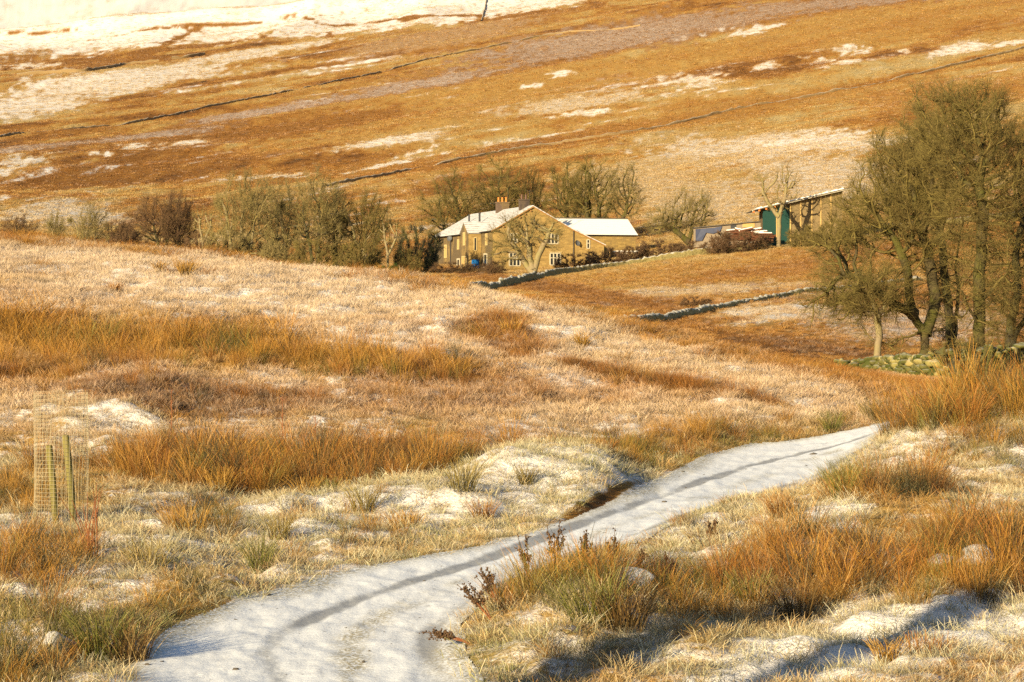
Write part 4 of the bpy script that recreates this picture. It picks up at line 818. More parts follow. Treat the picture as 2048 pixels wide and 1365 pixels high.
dish((gx(1153), -.34, gz(486)), .35); dish((-.5, 22.4, 5.1), -.7, .42)
def chimney(y, x, h, wx, wy, pots, mat):
    zr = 9.1 - abs(x - 5.97) * .57; c = MB().box(x - wx / 2, x + wx / 2, y - wy / 2, y + wy / 2, zr - .6, zr + h).box(x - wx / 2 - .08, x + wx / 2 + .08, y - wy / 2 - .08, y + wy / 2 + .08, zr + h + .002, zr + h + .2).build('chimney', mat, rf)
    for i in range(pots):
        xx = x + (i - (pots - 1) / 2) * wx / max(pots, 1) * .95
        MB().tube([(xx, y, zr + h + .2), (xx, y, zr + h + .3), (xx, y, zr + h + .8), (xx, y, zr + h + .9)], [.17, .15, .13, .15], 10).build('chimney_pot', M_POT if mat is M_CHIM else M_DARKPOT, c)
M_DARKPOT = plain('sooty_pot', (.14, .08, .06), .8); M_CHIMD = stone_material('sooty_chimney_stone', (.15, .11, .08), (.11, .08, .06), (.10, .08, .06), (.06, .045, .04), .6)
chimney(15.6, 5.9, 1.25, 1.9, .9, 3, M_CHIM); chimney(2.6, 5.4, 1.35, 1.3, 1.0, 2, M_CHIMD)
MB().tube([(2.2, 15.2, 6.6), (2.2, 15.2, 8.7)], .16, 8).tube([(2.2, 15.2, 8.702), (2.2, 15.2, 8.82)], .2, 8).build('flue', M_LEAD, rf); MB().tube([(3.0, 24.0, 7.0), (3.0, 24.0, 8.9)], .15, 8).build('flue', M_LEAD, rf)
MB().tube([(5.97, 1.6, 9.3), (5.97, 1.6, 11.6)], .025, 5).tube([(5.4, 1.6, 11.5), (6.6, 1.6, 11.5)], .02, 5).tube([(5.6, 1.6, 11.2), (6.4, 1.6, 11.2)], .02, 5).build('aerial', M_LEAD, rf)
# the wing behind
HM = (H0[0], H0[1], EYE + (HY - 539) / F * 377)
barn = tag(empty('stone_barn', HM, math.radians(16.4)), 'rough stone wing with a plain snow covered roof behind the catslide gable', 'barn')
MB().prism([(7.05, -3), (16.0, -3), (16.0, 5.4), (11.5, 7.78), (7.05, 5.4)], 'x', 12.2, 24.3).build('wall', M_BARNST, barn)
MB().prism([(6.75, 5.32), (6.75, 5.46), (11.5, 7.98), (16.3, 5.46), (16.3, 5.32), (11.5, 7.82)], 'x', 10.6, 24.5).build('roof', M_BSNOW, barn)
MB().box(10.6, 24.45, 11.38, 11.62, 7.93, 8.08).build('ridge_tiles', M_SLATE, barn)
MB().tube([(12.3, 6.68, 5.34), (24.4, 6.68, 5.34)], .06, 6).build('gutter', M_LEAD, barn)
lt = tag(empty('lean_to', HM, math.radians(16.4)), 'little pale lean-to with a snowy flat roof at the foot of the barn', 'shed')
MB().box(20.3, 24.0, 3.2, 5.2, -1.5, 2.75).build('wall', plain('pale_render', (.42, .36, .29), .9), lt); MB().box(20.1, 24.6, 3.0, 5.4, 2.753, 2.95).build('roof', M_BSNOW, lt)
px_, py_, pz_ = at(1279, 362); tag(MB().tube([(0, 0, -.5), (0, 0, 2.1)], .09, 7).build('gate_post', M_TAN), 'thick tan post right of the lean-to', 'post').location = (px_, py_, pz_)
# ---------------------------------------------------------------- the shed and its yard
D1 = 355.0; k1 = D1 / F; X1, Y1, Z1 = at(1524, D1); zq = lambda py: (HY - py) * k1 + EYE; xq = lambda px: (px - CX) * k1
def boards(name, c, c2):
    m = NT(name); p = m.objc(); w = m.n('ShaderNodeTexWave', wave_type='BANDS', bands_direction='X'); m.l(p, w.inputs[0]); w.inputs['Scale'].default_value = 2.2; w.inputs['Distortion'].default_value = .6
    n = m.noise(m.map(p, (4, 4, .3)), 1.5, 5, .7); m.bump(w.outputs[1], .6, .03)
    return m.color(m.mix(m.rng(w.outputs[1], .1, .5), c2, m.mix(n, tuple(x * .7 for x in c), tuple(x * 1.25 for x in c))))
M_BOARD = boards('larch_boards', (.27, .195, .09), (.13, .09, .05)); M_GREEN = plain('green_door_paint', (.006, .042, .034), .6, .2, 2); M_GBRD = boards('greyed_boards', (.34, .27, .19), (.12, .095, .08)); M_RAFT = plain('red_rafter_ends', (.55, .17, .04), .8)
shed = tag(empty('timber_shed', (0, 0, 0)), 'green doored timber shed with a snowy roof sloping up to the right', 'shed')
zb = Z1 - 1.5; ln = lambda px: zq(421) + (xq(px) - xq(1503)) * .232
MB().prism([(xq(1528), zb), (xq(1684), zb), (xq(1684), ln(1684) - .1), (xq(1528), ln(1528) - .1)], 'y', D1, D1 + 7).build('boarded_wall', M_BOARD, shed)
gd = MB().box(xq(1525), xq(1552), D1 - .12, D1 - .004, zb, ln(1525) - .35).box(xq(1554), xq(1579), D1 - .12, D1 - .004, zb, ln(1554) - .35).build('green_door', M_GREEN, shed)
MB().box(xq(1551.9), xq(1554.1), D1 - .16, D1 - .124, zb, ln(1540) - .3).box(xq(1579.1), xq(1582), D1 - .16, D1 - .004, zb, ln(1579) - .3).build('door_frame', M_TAN, gd)
for q in (1600, 1622, 1640, 1660): MB().box(xq(q), xq(q) + .18, D1 - .09, D1 - .004, zb, ln(q) - .2).build('timber_post', M_TAN, shed)
ro = MB().prism([(xq(1503), ln(1503) - .16), (xq(1700), ln(1700) - .16), (xq(1700), ln(1700) - .02), (xq(1503), ln(1503) - .02)], 'y', D1 - .9, D1 + 8).build('roof', M_SLATE, shed)
mbs = MB(); rs = np.random.default_rng(3)
for i in range(11):
    a = 1512 + i * 16.4; b = a + rs.uniform(12, 16); ya, yb = D1 - .85 + rs.uniform(0, 1.2), D1 + 7.9
    mbs.prism([(xq(a), ln(a) - .016), (xq(b), ln(b) - .016), (xq(b) - .1, ln(b) + .17), (xq(a) + .1, ln(a) + .15)], 'y', ya, yb)
mbs.build('roof_snow', M_BSNOW, ro)
for q in (1506, 1517, 1531, 1548): MB().box(xq(q) - .1, xq(q) + .14, D1 - .85, D1 - .13, ln(q) - .40, ln(q) - .17).build('rafter_end', M_RAFT, ro)
MB().box(xq(1503), xq(1505), D1 - .92, D1 - .902, ln(1503) - .2, ln(1503) - .02).prism([(xq(1560), ln(1560) - .24), (xq(1700), ln(1700) - .24), (xq(1700), ln(1700) - .17), (xq(1560), ln(1560) - .17)], 'y', D1 - .93, D1 - .902).build('fascia', M_WHITE, ro)
low = tag(empty('low_shed', (0, 0, 0)), 'long low greyed board shed left of the green doors, blue sheet hung on it', 'shed')
D2 = 360.0; k2 = D2 / F; x2 = lambda px: (px - CX) * k2; z2 = lambda py: (HY - py) * k2 + EYE
MB().prism([(x2(1390), z2(495)), (x2(1522), z2(490)), (x2(1522), z2(444)), (x2(1390), z2(457))], 'y', D2, D2 + 3).build('board_wall', M_GBRD, low)
MB().prism([(x2(1388), z2(457) + .02), (x2(1524), z2(444) + .02), (x2(1524), z2(443) + .06), (x2(1388), z2(456) + .06)], 'y', D2 - .3, D2 + 3.3).build('roof', M_SLATE, low)
MB().box(x2(1461), x2(1472), D2 - .06, D2 - .004, z2(458), z2(449)).build('opening', M_LEAD, low)
MB().box(x2(1485), x2(1509), D2 - .08, D2 - .004, z2(455), z2(447)).build('pale_panel', M_TAN, low)
M_TARP = plain('faded_blue_sheet', (.06, .07, .12), .5, .35, 1.5)
vs = [(x2(a), D2 - .14 - .05 * math.sin(a * .9), z2(b)) for a, b in ((1391, 459), (1402, 458), (1414, 457), (1428, 456), (1444, 453), (1440, 463), (1426, 468), (1412, 466), (1404, 482), (1391, 483))]
tp = MB().add(vs, [tuple(range(len(vs)))]).build('blue_sheet', M_TARP, low); sm = tp.modifiers.new('thickness', 'SOLIDIFY'); sm.thickness = .03
wp = MB(); M_LOG = plain('red_brown_logs', (.12, .046, .022), .85, .4, 4); sn = MB(); D3 = 352.0; k3 = D3 / F
rs = np.random.default_rng(8)
for i in range(46):
    t = rs.uniform(0, 1); px = 1458 + 76 * t; lvl = rs.integers(0, 7); top = 456 + 2.0 * abs(t - .35) * 6
    py = top + 3 + lvl * 3.0
    if py > 485: continue
    x = (px - CX) * k3; z = (HY - py) * k3 + EYE; L = rs.uniform(.7, 1.5); y = D3 + rs.uniform(-.3, .5); t2 = rs.normal(0, .12)
    wp.tube([(x - L, y, z - t2), (x + L, y + rs.uniform(-.2, .2), z + t2)], rs.uniform(.10, .17), 6)
    if lvl < 2 or rs.uniform() < .15: sn.tube([(x - L * .9, y, z - t2 + .15), (x + L * .9, y, z + t2 + .15)], .09, 5)
wpo = tag(wp.build('woodpile', M_LOG), 'red brown pile of felled logs topped with snow in the yard', 'woodpile'); sn.build('snow_cap', M_BSNOW, wpo)
# ---------------------------------------------------------------- dry stone walls
def wall_material(name, a, b, snowy, lo=.62, hi=.9):
    m = NT(name); p = m.pos(); v = m.n('ShaderNodeTexVoronoi'); m.l(m.map(p, (1, 1, 1.6)), v.inputs['Vector']); v.inputs['Scale'].default_value = 3.2
    n = m.noise(p, 1.6, 5, .7); c = m.mix(m.math('MULTIPLY', m.math('ADD', n, v.outputs['Distance']), .7), a, b)
    nz = m.n('ShaderNodeSeparateXYZ'); m.l(m.n('ShaderNodeNewGeometry').outputs['Normal'], nz.inputs[0])
    f = m.rng(m.math('ADD', nz.outputs[2], m.math('MULTIPLY', m.math('SUBTRACT', n, .5), .9)), lo, hi)
    m.bump(v.outputs['Distance'], .8, .06)
    return m.color(m.mix(m.math('MULTIPLY', f, snowy), c, SNOW))
M_DRY = wall_material('mossy_dry_stone', (.15, .125, .045), (.34, .28, .115), .5); M_DRYD = wall_material('dark_far_stone', (.17, .115, .05), (.30, .205, .095), .3)
def stone_wall(name, pts, h, label, mat=M_DRY, dmin=105, dmax=4000, step=.5, th=.4, seed=0, group=None, jag=.16, gapk=.35):
    W = picks(pts, dmin, dmax); r = np.random.default_rng(seed)
    seg = np.hypot(*(W[1:] - W[:-1]).T); cum = np.r_[0, np.cumsum(seg)]; n = max(3, int(cum[-1] / step)); t = np.linspace(0, cum[-1], n)
    X, Y = np.interp(t, cum, W[:, 0]), np.interp(t, cum, W[:, 1]); ks = max(3, n // 14) | 1; kr = np.ones(ks) / ks; X, Y = (np.convolve(np.pad(q, ks // 2, mode='edge'), kr, 'valid') for q in (X, Y)); dx, dy = np.gradient(X), np.gradient(Y); L = np.hypot(dx, dy); nx, ny = -dy / L, dx / L; z = ground_z(X, Y)
    gap = 1 - gapk * smooth(.1, .45, fbm(t / 14, t * 0, 2, seed)); hh = h * (1 + jag * r.normal(size=n)) * gap
    prof = [(-th, -.5), (-th * .85, .35), (-th * .7, .72), (-th * .55, 1.0), (0, 1.1), (th * .55, 1.0), (th * .7, .72), (th * .85, .35), (th, -.5)]
    rows = []
    for o, v in prof:
        oo = o + .07 * th / .4 * r.normal(size=n); zz = z + (hh * v if v > 0 else v) + .05 * r.normal(size=n)
        rows.append(np.stack([X + nx * oo, Y + ny * oo, zz], -1))
    V = np.stack(rows, 1); m = len(prof); i = np.arange(n - 1)[:, None] * m; j = np.arange(m - 1)[None]
    Fq = np.stack([i + j, i + m + j, i + m + j + 1, i + j + 1], -1).reshape(-1, 4)
    o = mesh_obj(name, V.reshape(-1, 3), Fq, mat)
    return tag(o, label, 'stone wall', group)
GWL = 'dry stone walls on the fell'
stone_wall('dry_stone_wall', [(900, 592), (985, 575), (1060, 562), (1105, 552), (1200, 538), (1285, 526), (1370, 516), (1450, 504), (1530, 495), (1610, 486), (1690, 471), (1770, 462), (1900, 450), (2100, 430)], .85, 'mossy snow capped dry stone wall below the farmhouse garden', dmin=235, seed=1, step=.4, jag=.09)
stone_wall('dry_stone_wall', [(1190, 668), (1270, 650), (1350, 634), (1430, 618), (1500, 606), (1570, 594), (1650, 585), (1740, 572), (1850, 560)], .36, 'low field wall crossing the frosty pasture left of the grove', dmin=125, seed=2, step=.3, th=.3, jag=.1)
stone_wall('dry_stone_wall', [(640, 378), (720, 362), (860, 331), (1000, 303), (1120, 284), (1230, 270), (1340, 248), (1450, 222), (1560, 200), (1680, 176), (1790, 152), (1900, 126), (2080, 84)], .62, 'longest thin dark wall slanting up the fell above the farm', M_DRYD, 430, step=1.6, th=.4, seed=3, group=GWL, gapk=.8)
stone_wall('dry_stone_wall', [(-80, 282), (0, 271), (60, 263), (140, 256), (230, 249), (320, 232), (430, 212), (540, 190), (640, 168), (760, 140), (880, 112), (1000, 88), (1110, 66), (1300, 46)], .7, 'dark broken wall slanting up the fell at upper left, ending in heath', M_DRYD, 500, step=2.0, th=.45, seed=4, group=GWL, gapk=.9)
stone_wall('dry_stone_wall', [(30, 156), (90, 152), (170, 147), (232, 137), (245, 130), (322, 124)], 1.5, 'short thick dark wall on the snow line at upper left', M_DRYD, 800, step=3.0, th=.7, seed=5, group=GWL)
stone_wall('dry_stone_wall', [(340, 121), (372, 118), (412, 112)], 1.5, 'shortest dark wall piece, right of the thick wall on the snow line', M_DRYD, 800, step=3.0, th=.7, seed=6, group=GWL)
stone_wall('dry_stone_wall', [(962, 38), (966, 22), (971, 4), (974, -8)], 1.0, 'thin dark wall running straight up the snowy top', M_DRYD, 900, step=4.0, th=.45, seed=7, group=GWL)
# garden fence of thin posts below the house
fe = tag(empty('garden_fence', (0, 0, 0)), 'thin timber post fence in front of the garden shrubs', 'fence')
for q in (1128, 1147, 1165, 1183, 1200, 1219, 1238, 1256, 1300, 1345, 1392, 1430, 1470, 1502):
    x, y = pick(q, 531 - (q - 1128) * .118, 290); z = float(ground_z(x, y)); hq = 1.3 + .25 * math.sin(q)
    MB().tube([(x, y, z - .2), (x + .05, y, z + hq)], .06, 5).build('fence_post', M_TAN, fe)
# ---------------------------------------------------------------- boulders and the tumbled wall
def rock_arrays(r, sx, sy, sz, lev=2, amp=.22):
    import bmesh
    bm = bmesh.new(); bmesh.ops.create_icosphere(bm, subdivisions=lev, radius=1.0)
    v = np.array([q.co[:] for q in bm.verts]); f = np.array([[q.index for q in fc.verts] for fc in bm.faces]); bm.free()
    o = r.uniform(0, 50, 2); s_ = 1 + amp * fbm(v[:, 0] * 1.1 + o[0] + v[:, 2] * .7, v[:, 1] * 1.1 + o[1] - v[:, 2] * .6, 3, int(r.integers(1e6)))
    v = v * s_[:, None]
    for _ in range(9):
        nrm = r.normal(size=3); nrm /= np.linalg.norm(nrm); e_ = np.maximum(v @ nrm - r.uniform(.55, .85), 0); v = v - e_[:, None] * nrm * .9
    a = r.uniform(0, 2 * np.pi); c, n = math.cos(a), math.sin(a); v = v * np.array([sx, sy, sz])
    return np.stack([v[:, 0] * c - v[:, 1] * n, v[:, 0] * n + v[:, 1] * c, v[:, 2]], -1), f
def rock_material(name, a, b, moss, mossy, snowy):
    m = NT(name); p = m.pos(); n = m.noise(p, 6.0, 6, .7); n2 = m.noise(p, 1.3, 4, .6); nz = m.n('ShaderNodeSeparateXYZ'); m.l(m.n('ShaderNodeNewGeometry').outputs['Normal'], nz.inputs[0])
    c = m.mix(n, a, b); c = m.mix(m.math('MULTIPLY', m.rng(n2, .38, .6), mossy), c, moss)
    c = m.mix(m.math('MULTIPLY', m.rng(m.math('ADD', nz.outputs[2], m.math('MULTIPLY', m.math('SUBTRACT', n, .5), .8)), .45, .75), snowy), c, SNOW)
    m.bump(n, .6, .04); return m.color(c)
M_ROCK = rock_material('lichened_gritstone', (.17, .135, .065), (.38, .31, .17), (.10, .11, .03), .35, .7); M_MOSSR = rock_material('moss_grown_stone', (.08, .075, .02), (.17, .15, .045), (.05, .06, .010), .95, .12); M_YELR = rock_material('pale_wall_stone', (.20, .165, .055), (.36, .29, .11), (.10, .12, .02), .35, .15)
def boulder(px, d, sx, sy, sz, label, mat=M_ROCK, sink=.3, seed=1, name='boulder'):
    v, f = rock_arrays(np.random.default_rng(seed), sx, sy, sz, 4); o = mesh_obj(name, v, f, mat, None, True); x, y, z = at(px, d); o.location = (x, y, z + sz * (1 - 2 * sink)); return tag(o, label, 'boulder')
def boulder_row(px, row, *a, **k):
    d = pick(px, row, 14, 100)[1]; return boulder(px, d, *a, **k)
boulder_row(1965, 1185, .50, .3, .26, 'snow dusted rounded boulder among orange rushes at the right', seed=4, sink=.30)
boulder_row(1890, 1180, .42, .22, .14, 'low snowy stone sloping down left of the rounded boulder', seed=5, sink=.3)
boulder_row(112, 1312, .27, .22, .17, 'yellow lit snow topped boulder by the dark rush clump at lower left', seed=6, sink=.2)
boulder_row(1262, 1212, .36, .3, .20, 'snow capped boulder buried in the rush clump beside the track', seed=7, sink=.2)
boulder(92, 12.5, .16, .12, .20, 'brown stone top peeping over the lower left edge of the photo', M_YELR, .2, 9).location.z = EYE - 12.5 * (1446 - HY) / F
# tumbled mossy wall under the grove: one thing, its stones in moss and in pale lichen
W = picks([(1672, 732), (1760, 742), (1850, 756), (1930, 760), (2060, 752), (2160, 744)], 100, 116); r = np.random.default_rng(5)
seg = np.hypot(*(W[1:] - W[:-1]).T); cum = np.r_[0, np.cumsum(seg)]
parts = {0: ([], [], 0), 1: ([], [], 0)}
for i in range(640):
    t = r.uniform(0, cum[-1]); x, y = np.interp(t, cum, W[:, 0]), np.interp(t, cum, W[:, 1]); px = x / y * F + CX
    hmax = np.interp(px, [1660, 1720, 1790, 1850, 1950, 2160], [.25, .5, .75, 1.05, 1.3, 1.4]); u = r.uniform(0, 1); zz = hmax * u; off_ = r.normal(0, .55) * (1 - .6 * u)
    s_ = r.uniform(.10, .26); v, f = rock_arrays(r, s_ * r.uniform(.9, 1.6), s_, s_ * .7, 1 if s_ < .2 else 2)
    v = v + np.array([x, y + off_, float(ground_z(x, y)) + zz - .05]); k = int(r.uniform() < (.26 if px < 1900 else .08)); V_, F_, n_ = parts[k]
    V_.append(v); F_.append(f + n_); parts[k] = (V_, F_, n_ + len(v))
mw = tag(empty('tumbled_wall', (0, 0, 0)), 'tumbled moss covered stone wall under the grove trees', 'stone wall')
core = MB(); n = 60
for q in range(n):
    t0, t1 = cum[-1] * q / n, cum[-1] * (q + 1) / n
    (xa, ya), (xb, yb) = [(np.interp(t, cum, W[:, 0]), np.interp(t, cum, W[:, 1])) for t in (t0, t1)]
    ha, hb = [np.interp(x_ / y_ * F + CX, [1660, 1720, 1790, 1850, 1950, 2160], [.15, .35, .6, .85, 1.1, 1.2]) for x_, y_ in ((xa, ya), (xb, yb))]
    za, zb_ = float(ground_z(xa, ya)), float(ground_z(xb, yb))
    core.add([(xa, ya - .7, za - .3), (xa, ya - .25, za + ha), (xa, ya + .3, za + ha), (xa, ya + .9, za - .3), (xb, yb - .7, zb_ - .3), (xb, yb - .25, zb_ + hb), (xb, yb + .3, zb_ + hb), (xb, yb + .9, zb_ - .3)], [(0, 4, 5, 1), (1, 5, 6, 2), (2, 6, 7, 3)])
core.build('mossy_core', M_MOSSR, mw)
for k, nm_, mt in ((0, 'mossy_stones', M_MOSSR), (1, 'pale_stones', M_YELR)): mesh_obj(nm_, np.concatenate(parts[k][0]), np.concatenate(parts[k][1]), mt, mw, True)
# gnarled dark shrub in front of it
dd = pick(1938, 762, 98, 112)[1]; res = tree_meshes('gnarled_shrub', 77, [[(0, 0, 0), (-.15, 0, .35), (-.7, 0, .75), (-1.0, 0, 1.05)], [(0, 0, .3), (.35, 0, .8), (.2, 0, 1.2)]], [(-.9, 0, 1.25, .55, .4, .4), (.1, 0, 1.3, .7, .4, .4)], 130, .15, 420, .4, .009, (B_DARK, B_TWIG), step=.15, dk=.22, thick=.03)
x, y, z = at(1938, dd); place_tree('gnarled_shrub', res, (x, y, z - .05), 'black gnarled shrub leaning against the tumbled wall', 'shrub')
# ---------------------------------------------------------------- tree guard: a wire cage round two stakes
dg = pick(112, 1046, 30, 45)[1]; x, y, z = at(118, dg); M_WIRE = plain('galvanised_wire', (.34, .29, .19), .5, .15, 3); M_STAKE = NT('green_treated_stake')
n_ = M_STAKE.noise(M_STAKE.map(M_STAKE.objc(), (6, 6, .8)), 2.0, 5, .7); M_STAKE = M_STAKE.color(M_STAKE.mix(n_, (.11, .10, .03), (.26, .215, .07)))
tg_ = tag(empty('tree_guard', (x, y, z)), 'tall tube of square wire mesh around two green stakes', 'tree guard')
w_, R0, HT = MB(), .36, 1.80
pt = lambda a, zz: ((R0 + .02 * math.sin(3 * a + zz * 2)) * math.cos(a) + .02 * zz, (R0 + .02 * math.sin(2 * a)) * math.sin(a), zz)
for i in range(42):
    a = i * 2 * math.pi / 42; w_.tube([pt(a + .02 * math.sin(q * 1.7 + i), -.05 + HT * q / 6) for q in range(7)], .0022, 3)
for j in range(33):
    zz = .02 + j * HT / 33; w_.tube([pt(a, zz) for a in np.linspace(0, 2 * math.pi, 33)], .0022, 3)
w_.build('wire_mesh', M_WIRE, tg_)
for (a0, b0, a1, b1, hh, rr) in ((.02, -.30, -.09, -.28, 1.04, .047), (.18, .18, .06, .16, 1.16, .05)):
    MB().tube([(a0, b0, -.2), (a0 * .5 + a1 * .5, b0 * .5 + b1 * .5, hh * .5), (a1, b1, hh - .02), (a1, b1, hh)], [rr, rr, rr, rr * .85], 10).build('stake', M_STAKE, tg_, True)
# ---------------------------------------------------------------- single tufts of rush that stand out
def rush_tuft(px, row, h, rad, colr, label, n=150, seed=1, lean=.36, bend=.3, name='rush_tuft', width=.009):
    d = pick(px, row, 17, 100)[1]; x, y, z = at(px, d)
    mt = MTUFT[colr]; o = clump_mesh(name, 900 + seed, n, h, rad, lean, bend, width, mt); COL.objects.link(o); o.location = (x, y, z); o.rotation_euler = (0, 0, seed * 1.3)
    return tag(o, label, 'rush tuft', 'single rush tufts beside the track')
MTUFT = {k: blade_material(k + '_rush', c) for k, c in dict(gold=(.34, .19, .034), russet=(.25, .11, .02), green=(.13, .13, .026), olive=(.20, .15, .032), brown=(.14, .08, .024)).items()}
for i, a in enumerate([
    (925, 1022, .62, .17, 'olive', 'tall olive tuft in the middle of the snowy bank left of the track'), (965, 1040, .36, .14, 'russet', 'orange tuft leaning at the right foot of the tall olive one on the snowy bank'), (728, 1032, .50, .15, 'olive', 'upright olive tuft left of the tall one on the snowy bank'),
    (815, 1056, .34, .2, 'gold', 'low spread golden tuft on the snowy bank near the track'), (1052, 1000, .36, .10, 'olive', 'thin sparse tuft on the left shoulder of the snowy knoll'), (205, 1318, .66, .20, 'green', 'dark green tuft at the track\'s lower left edge casting a blue shadow', 260),
    (262, 1322, .5, .16, 'brown', 'brown tuft right against the dark green one at the lower left track edge', 200), (520, 1140, .56, .10, 'green', 'slim green tuft standing alone above the left track edge'), (560, 1080, .42, .14, 'olive', 'small olive tuft above the slim green one'), (375, 1080, .62, .2, 'gold', 'bushy golden tuft between the tree guard and the rush bed'), (440, 990, .5, .18, 'gold', 'golden tuft in front of the rush bed, left of a snowy hollow'),
    (610, 1010, .5, .15, 'gold', 'golden tuft at the foot of the long rush bed, before the snowy bank'), (655, 1000, .42, .12, 'green', 'green tuft at the foot of the long rush bed, before the snowy bank'), (300, 1150, .5, .18, 'olive', 'olive tuft right of the bare red stems'), (1215, 720 + 225, .3, .12, 'russet', 'small red brown tuft behind the right end of the snowy knoll'),
    (1560, 1090, .34, .14, 'russet', 'short russet tuft on the right verge of the track'), (1690, 1070, .62, .18, 'green', 'fresh green tuft on the right bank left of the russet clump'), (1665, 880, .5, .14, 'green', 'green tuft standing behind the far end of the track'), (1740, 800 + 62, .55, .14, 'olive', 'olive tuft right of the green one behind the far end of the track'), (1410, 1130, .42, .13, 'brown', 'dark brown withered tuft on the right verge above the dock plants'),
    (1595, 1240, .75, .15, 'brown', 'dark rush tuft at the end of the long shadow at right'), (1500, 1220, .55, .12, 'green', 'dark green tuft left of the long shadow in the right bank'), (1860, 1332, .28, .2, 'russet', 'flattened russet tuft on the snow at lower right'), (1775, 1342, .3, .1, 'gold', 'small upright golden tuft in the snow at lower right'),
    (1180, 1285, .7, .2, 'green', 'tall green tuft in front of the dock plants beside the track', 240), (1060, 1250, .55, .14, 'olive', 'olive tuft at the track\'s right edge below the dock seed heads'), (1330, 1200, .5, .15, 'russet', 'russet tuft right of the snow capped boulder beside the track'),
    (1250, 1290, .6, .2, 'brown', 'dark brown tuft in the shade below the snow capped boulder', 220), (370, 565, .62, .16, 'gold', 'lone golden tuft on the frosty top of the near hill'), (320, 557, .4, .13, 'gold', 'smaller golden tuft left of the lone one on the near hill'), (825, 576, .32, .14, 'gold', 'golden tuft on the near hill\'s skyline below the farmhouse'), (1165, 690, .45, .12, 'gold', 'golden tuft alone on the frosty right slope of the near hill'), (1020, 665, .5, .2, 'gold', 'golden tuft at the right end of the russet patch on the near hill'), (230, 590, .4, .15, 'russet', 'small russet tuft on the frosty left top of the near hill')]):
    rush_tuft(*a[:5], a[5], n=a[6] if len(a) > 6 else 130, seed=i, width=.009 if a[1] > 860 else .016)
# ---------------------------------------------------------------- dead docks with brown seed heads, bare red stems, thin straw stems
M_DOCK = plain('dead_dock', (.10, .058, .03), .85, .35, 20); M_STEM = plain('red_stem', (.24, .09, .035), .8, .3, 6)
def dock(px, row, h, label, seed, lean=0.0):
    d = pick(px, row, 17, 60)[1]; x, y, z = at(px, d); r = np.random.default_rng(seed); root = tag(empty('dock_plant', (x, y, z)), label, 'dock plant', 'dead docks with seed heads beside the track')
    st = MB()
    for s_ in range(4):
        sd_ = MB(); P_ = None
        a, l = r.uniform(0, 6.28), r.uniform(.05, .22); hh = h * r.uniform(.7, 1.05); tip = np.array([l * math.cos(a) * hh + lean * hh, l * math.sin(a) * hh, hh * (1 - .3 * abs(lean))])
        P = [tip * t + np.array([lean * hh * .3 * t * t, 0, -.1 * abs(lean) * t * t]) for t in np.linspace(0, 1, 5)]; st.tube(P[:3], [.006, .0055, .005], 4); sd_.tube(P[2:], [.005, .0045, .003], 4)
        brs = [(P, .5)]
        for b in range(5):
            t = r.uniform(.45, .85); p0 = np.array(P[2]) * (1 - (t - .5) * 2) + np.array(P[4]) * ((t - .5) * 2) if t > .5 else np.array(P[2]); e = p0 + np.array([r.normal(0, .06), r.normal(0, .06), r.uniform(.05, .16)]) * h
            sd_.tube([p0, e], [.003, .002], 3); brs.append(([p0, p0 * .5 + e * .5, e], 0))
        for pts, t0 in brs:
            pts = np.array(pts)
            for q in range(16 if t0 else 9):
                t = r.uniform(t0, 1); c = pts[0] + (pts[-1] - pts[0]) * t if len(pts) < 5 else np.array([np.interp(t, np.linspace(0, 1, 5), pts[:, k]) for k in range(3)])
                c = c + r.normal(0, .011, 3); s2 = r.uniform(.006, .013); sd_.add([c + (s2, 0, 0), c + (-s2, 0, 0), c + (0, s2, 0), c + (0, -s2, 0), c + (0, 0, s2 * 1.3), c + (0, 0, -s2)], [(0, 2, 4), (2, 1, 4), (1, 3, 4), (3, 0, 4), (2, 0, 5), (1, 2, 5), (3, 1, 5), (0, 3, 5)])
        sd_.build('seed_head', M_DOCK, root)
    st.build('stems', M_STEM, root)
for i, a in enumerate([(1060, 1190, .62, 'dock at the back left of the clump, its seed heads against the white track', -.15), (1110, 1195, .68, 'tallest dock near the middle of the clump beside the track', 0), (1165, 1185, .6, 'dock right of the tallest in the clump beside the track', .05), (1225, 1180, .62, 'dock with a dense dark seed spike at the right of the clump', 0), (1270, 1190, .5, 'short dock at the right end of the clump beside the track', .1),
                       (985, 1265, .5, 'dock drooping over the track from the clump\'s left corner', -.45), (945, 1300, .38, 'dock bent right down onto the track\'s snow', -1.1), (1345, 1190, .42, 'withered dock among russet grass right of the clump', 0), (1425, 1120, .42, 'brown dock on the right verge, above the clump', 0), (1000, 1235, .55, 'dock hanging to the left above the drooping one', -.3)]):
    dock(a[0], a[1], a[2], a[3], 40 + i, a[4])
d = pick(188, 1130, 28, 45)[1]; x, y, z = at(188, d); r = np.random.default_rng(9); sp = MB()
for q in range(15):
    a = r.normal(0, .22); hh = r.uniform(.5, 1.0); b0 = np.array([r.normal(0, .05), r.normal(0, .05), -.05]); sp.tube([b0, b0 + (a * hh * .5, r.normal(0, .1) * hh, hh * .55), b0 + (a * hh * 1.15, r.normal(0, .15) * hh, hh)], [.008, .006, .003], 5)
o = tag(sp.build('willow_sapling', M_STEM), 'fan of bare red willow stems right of the tree guard', 'sapling'); o.location = (x, y, z)
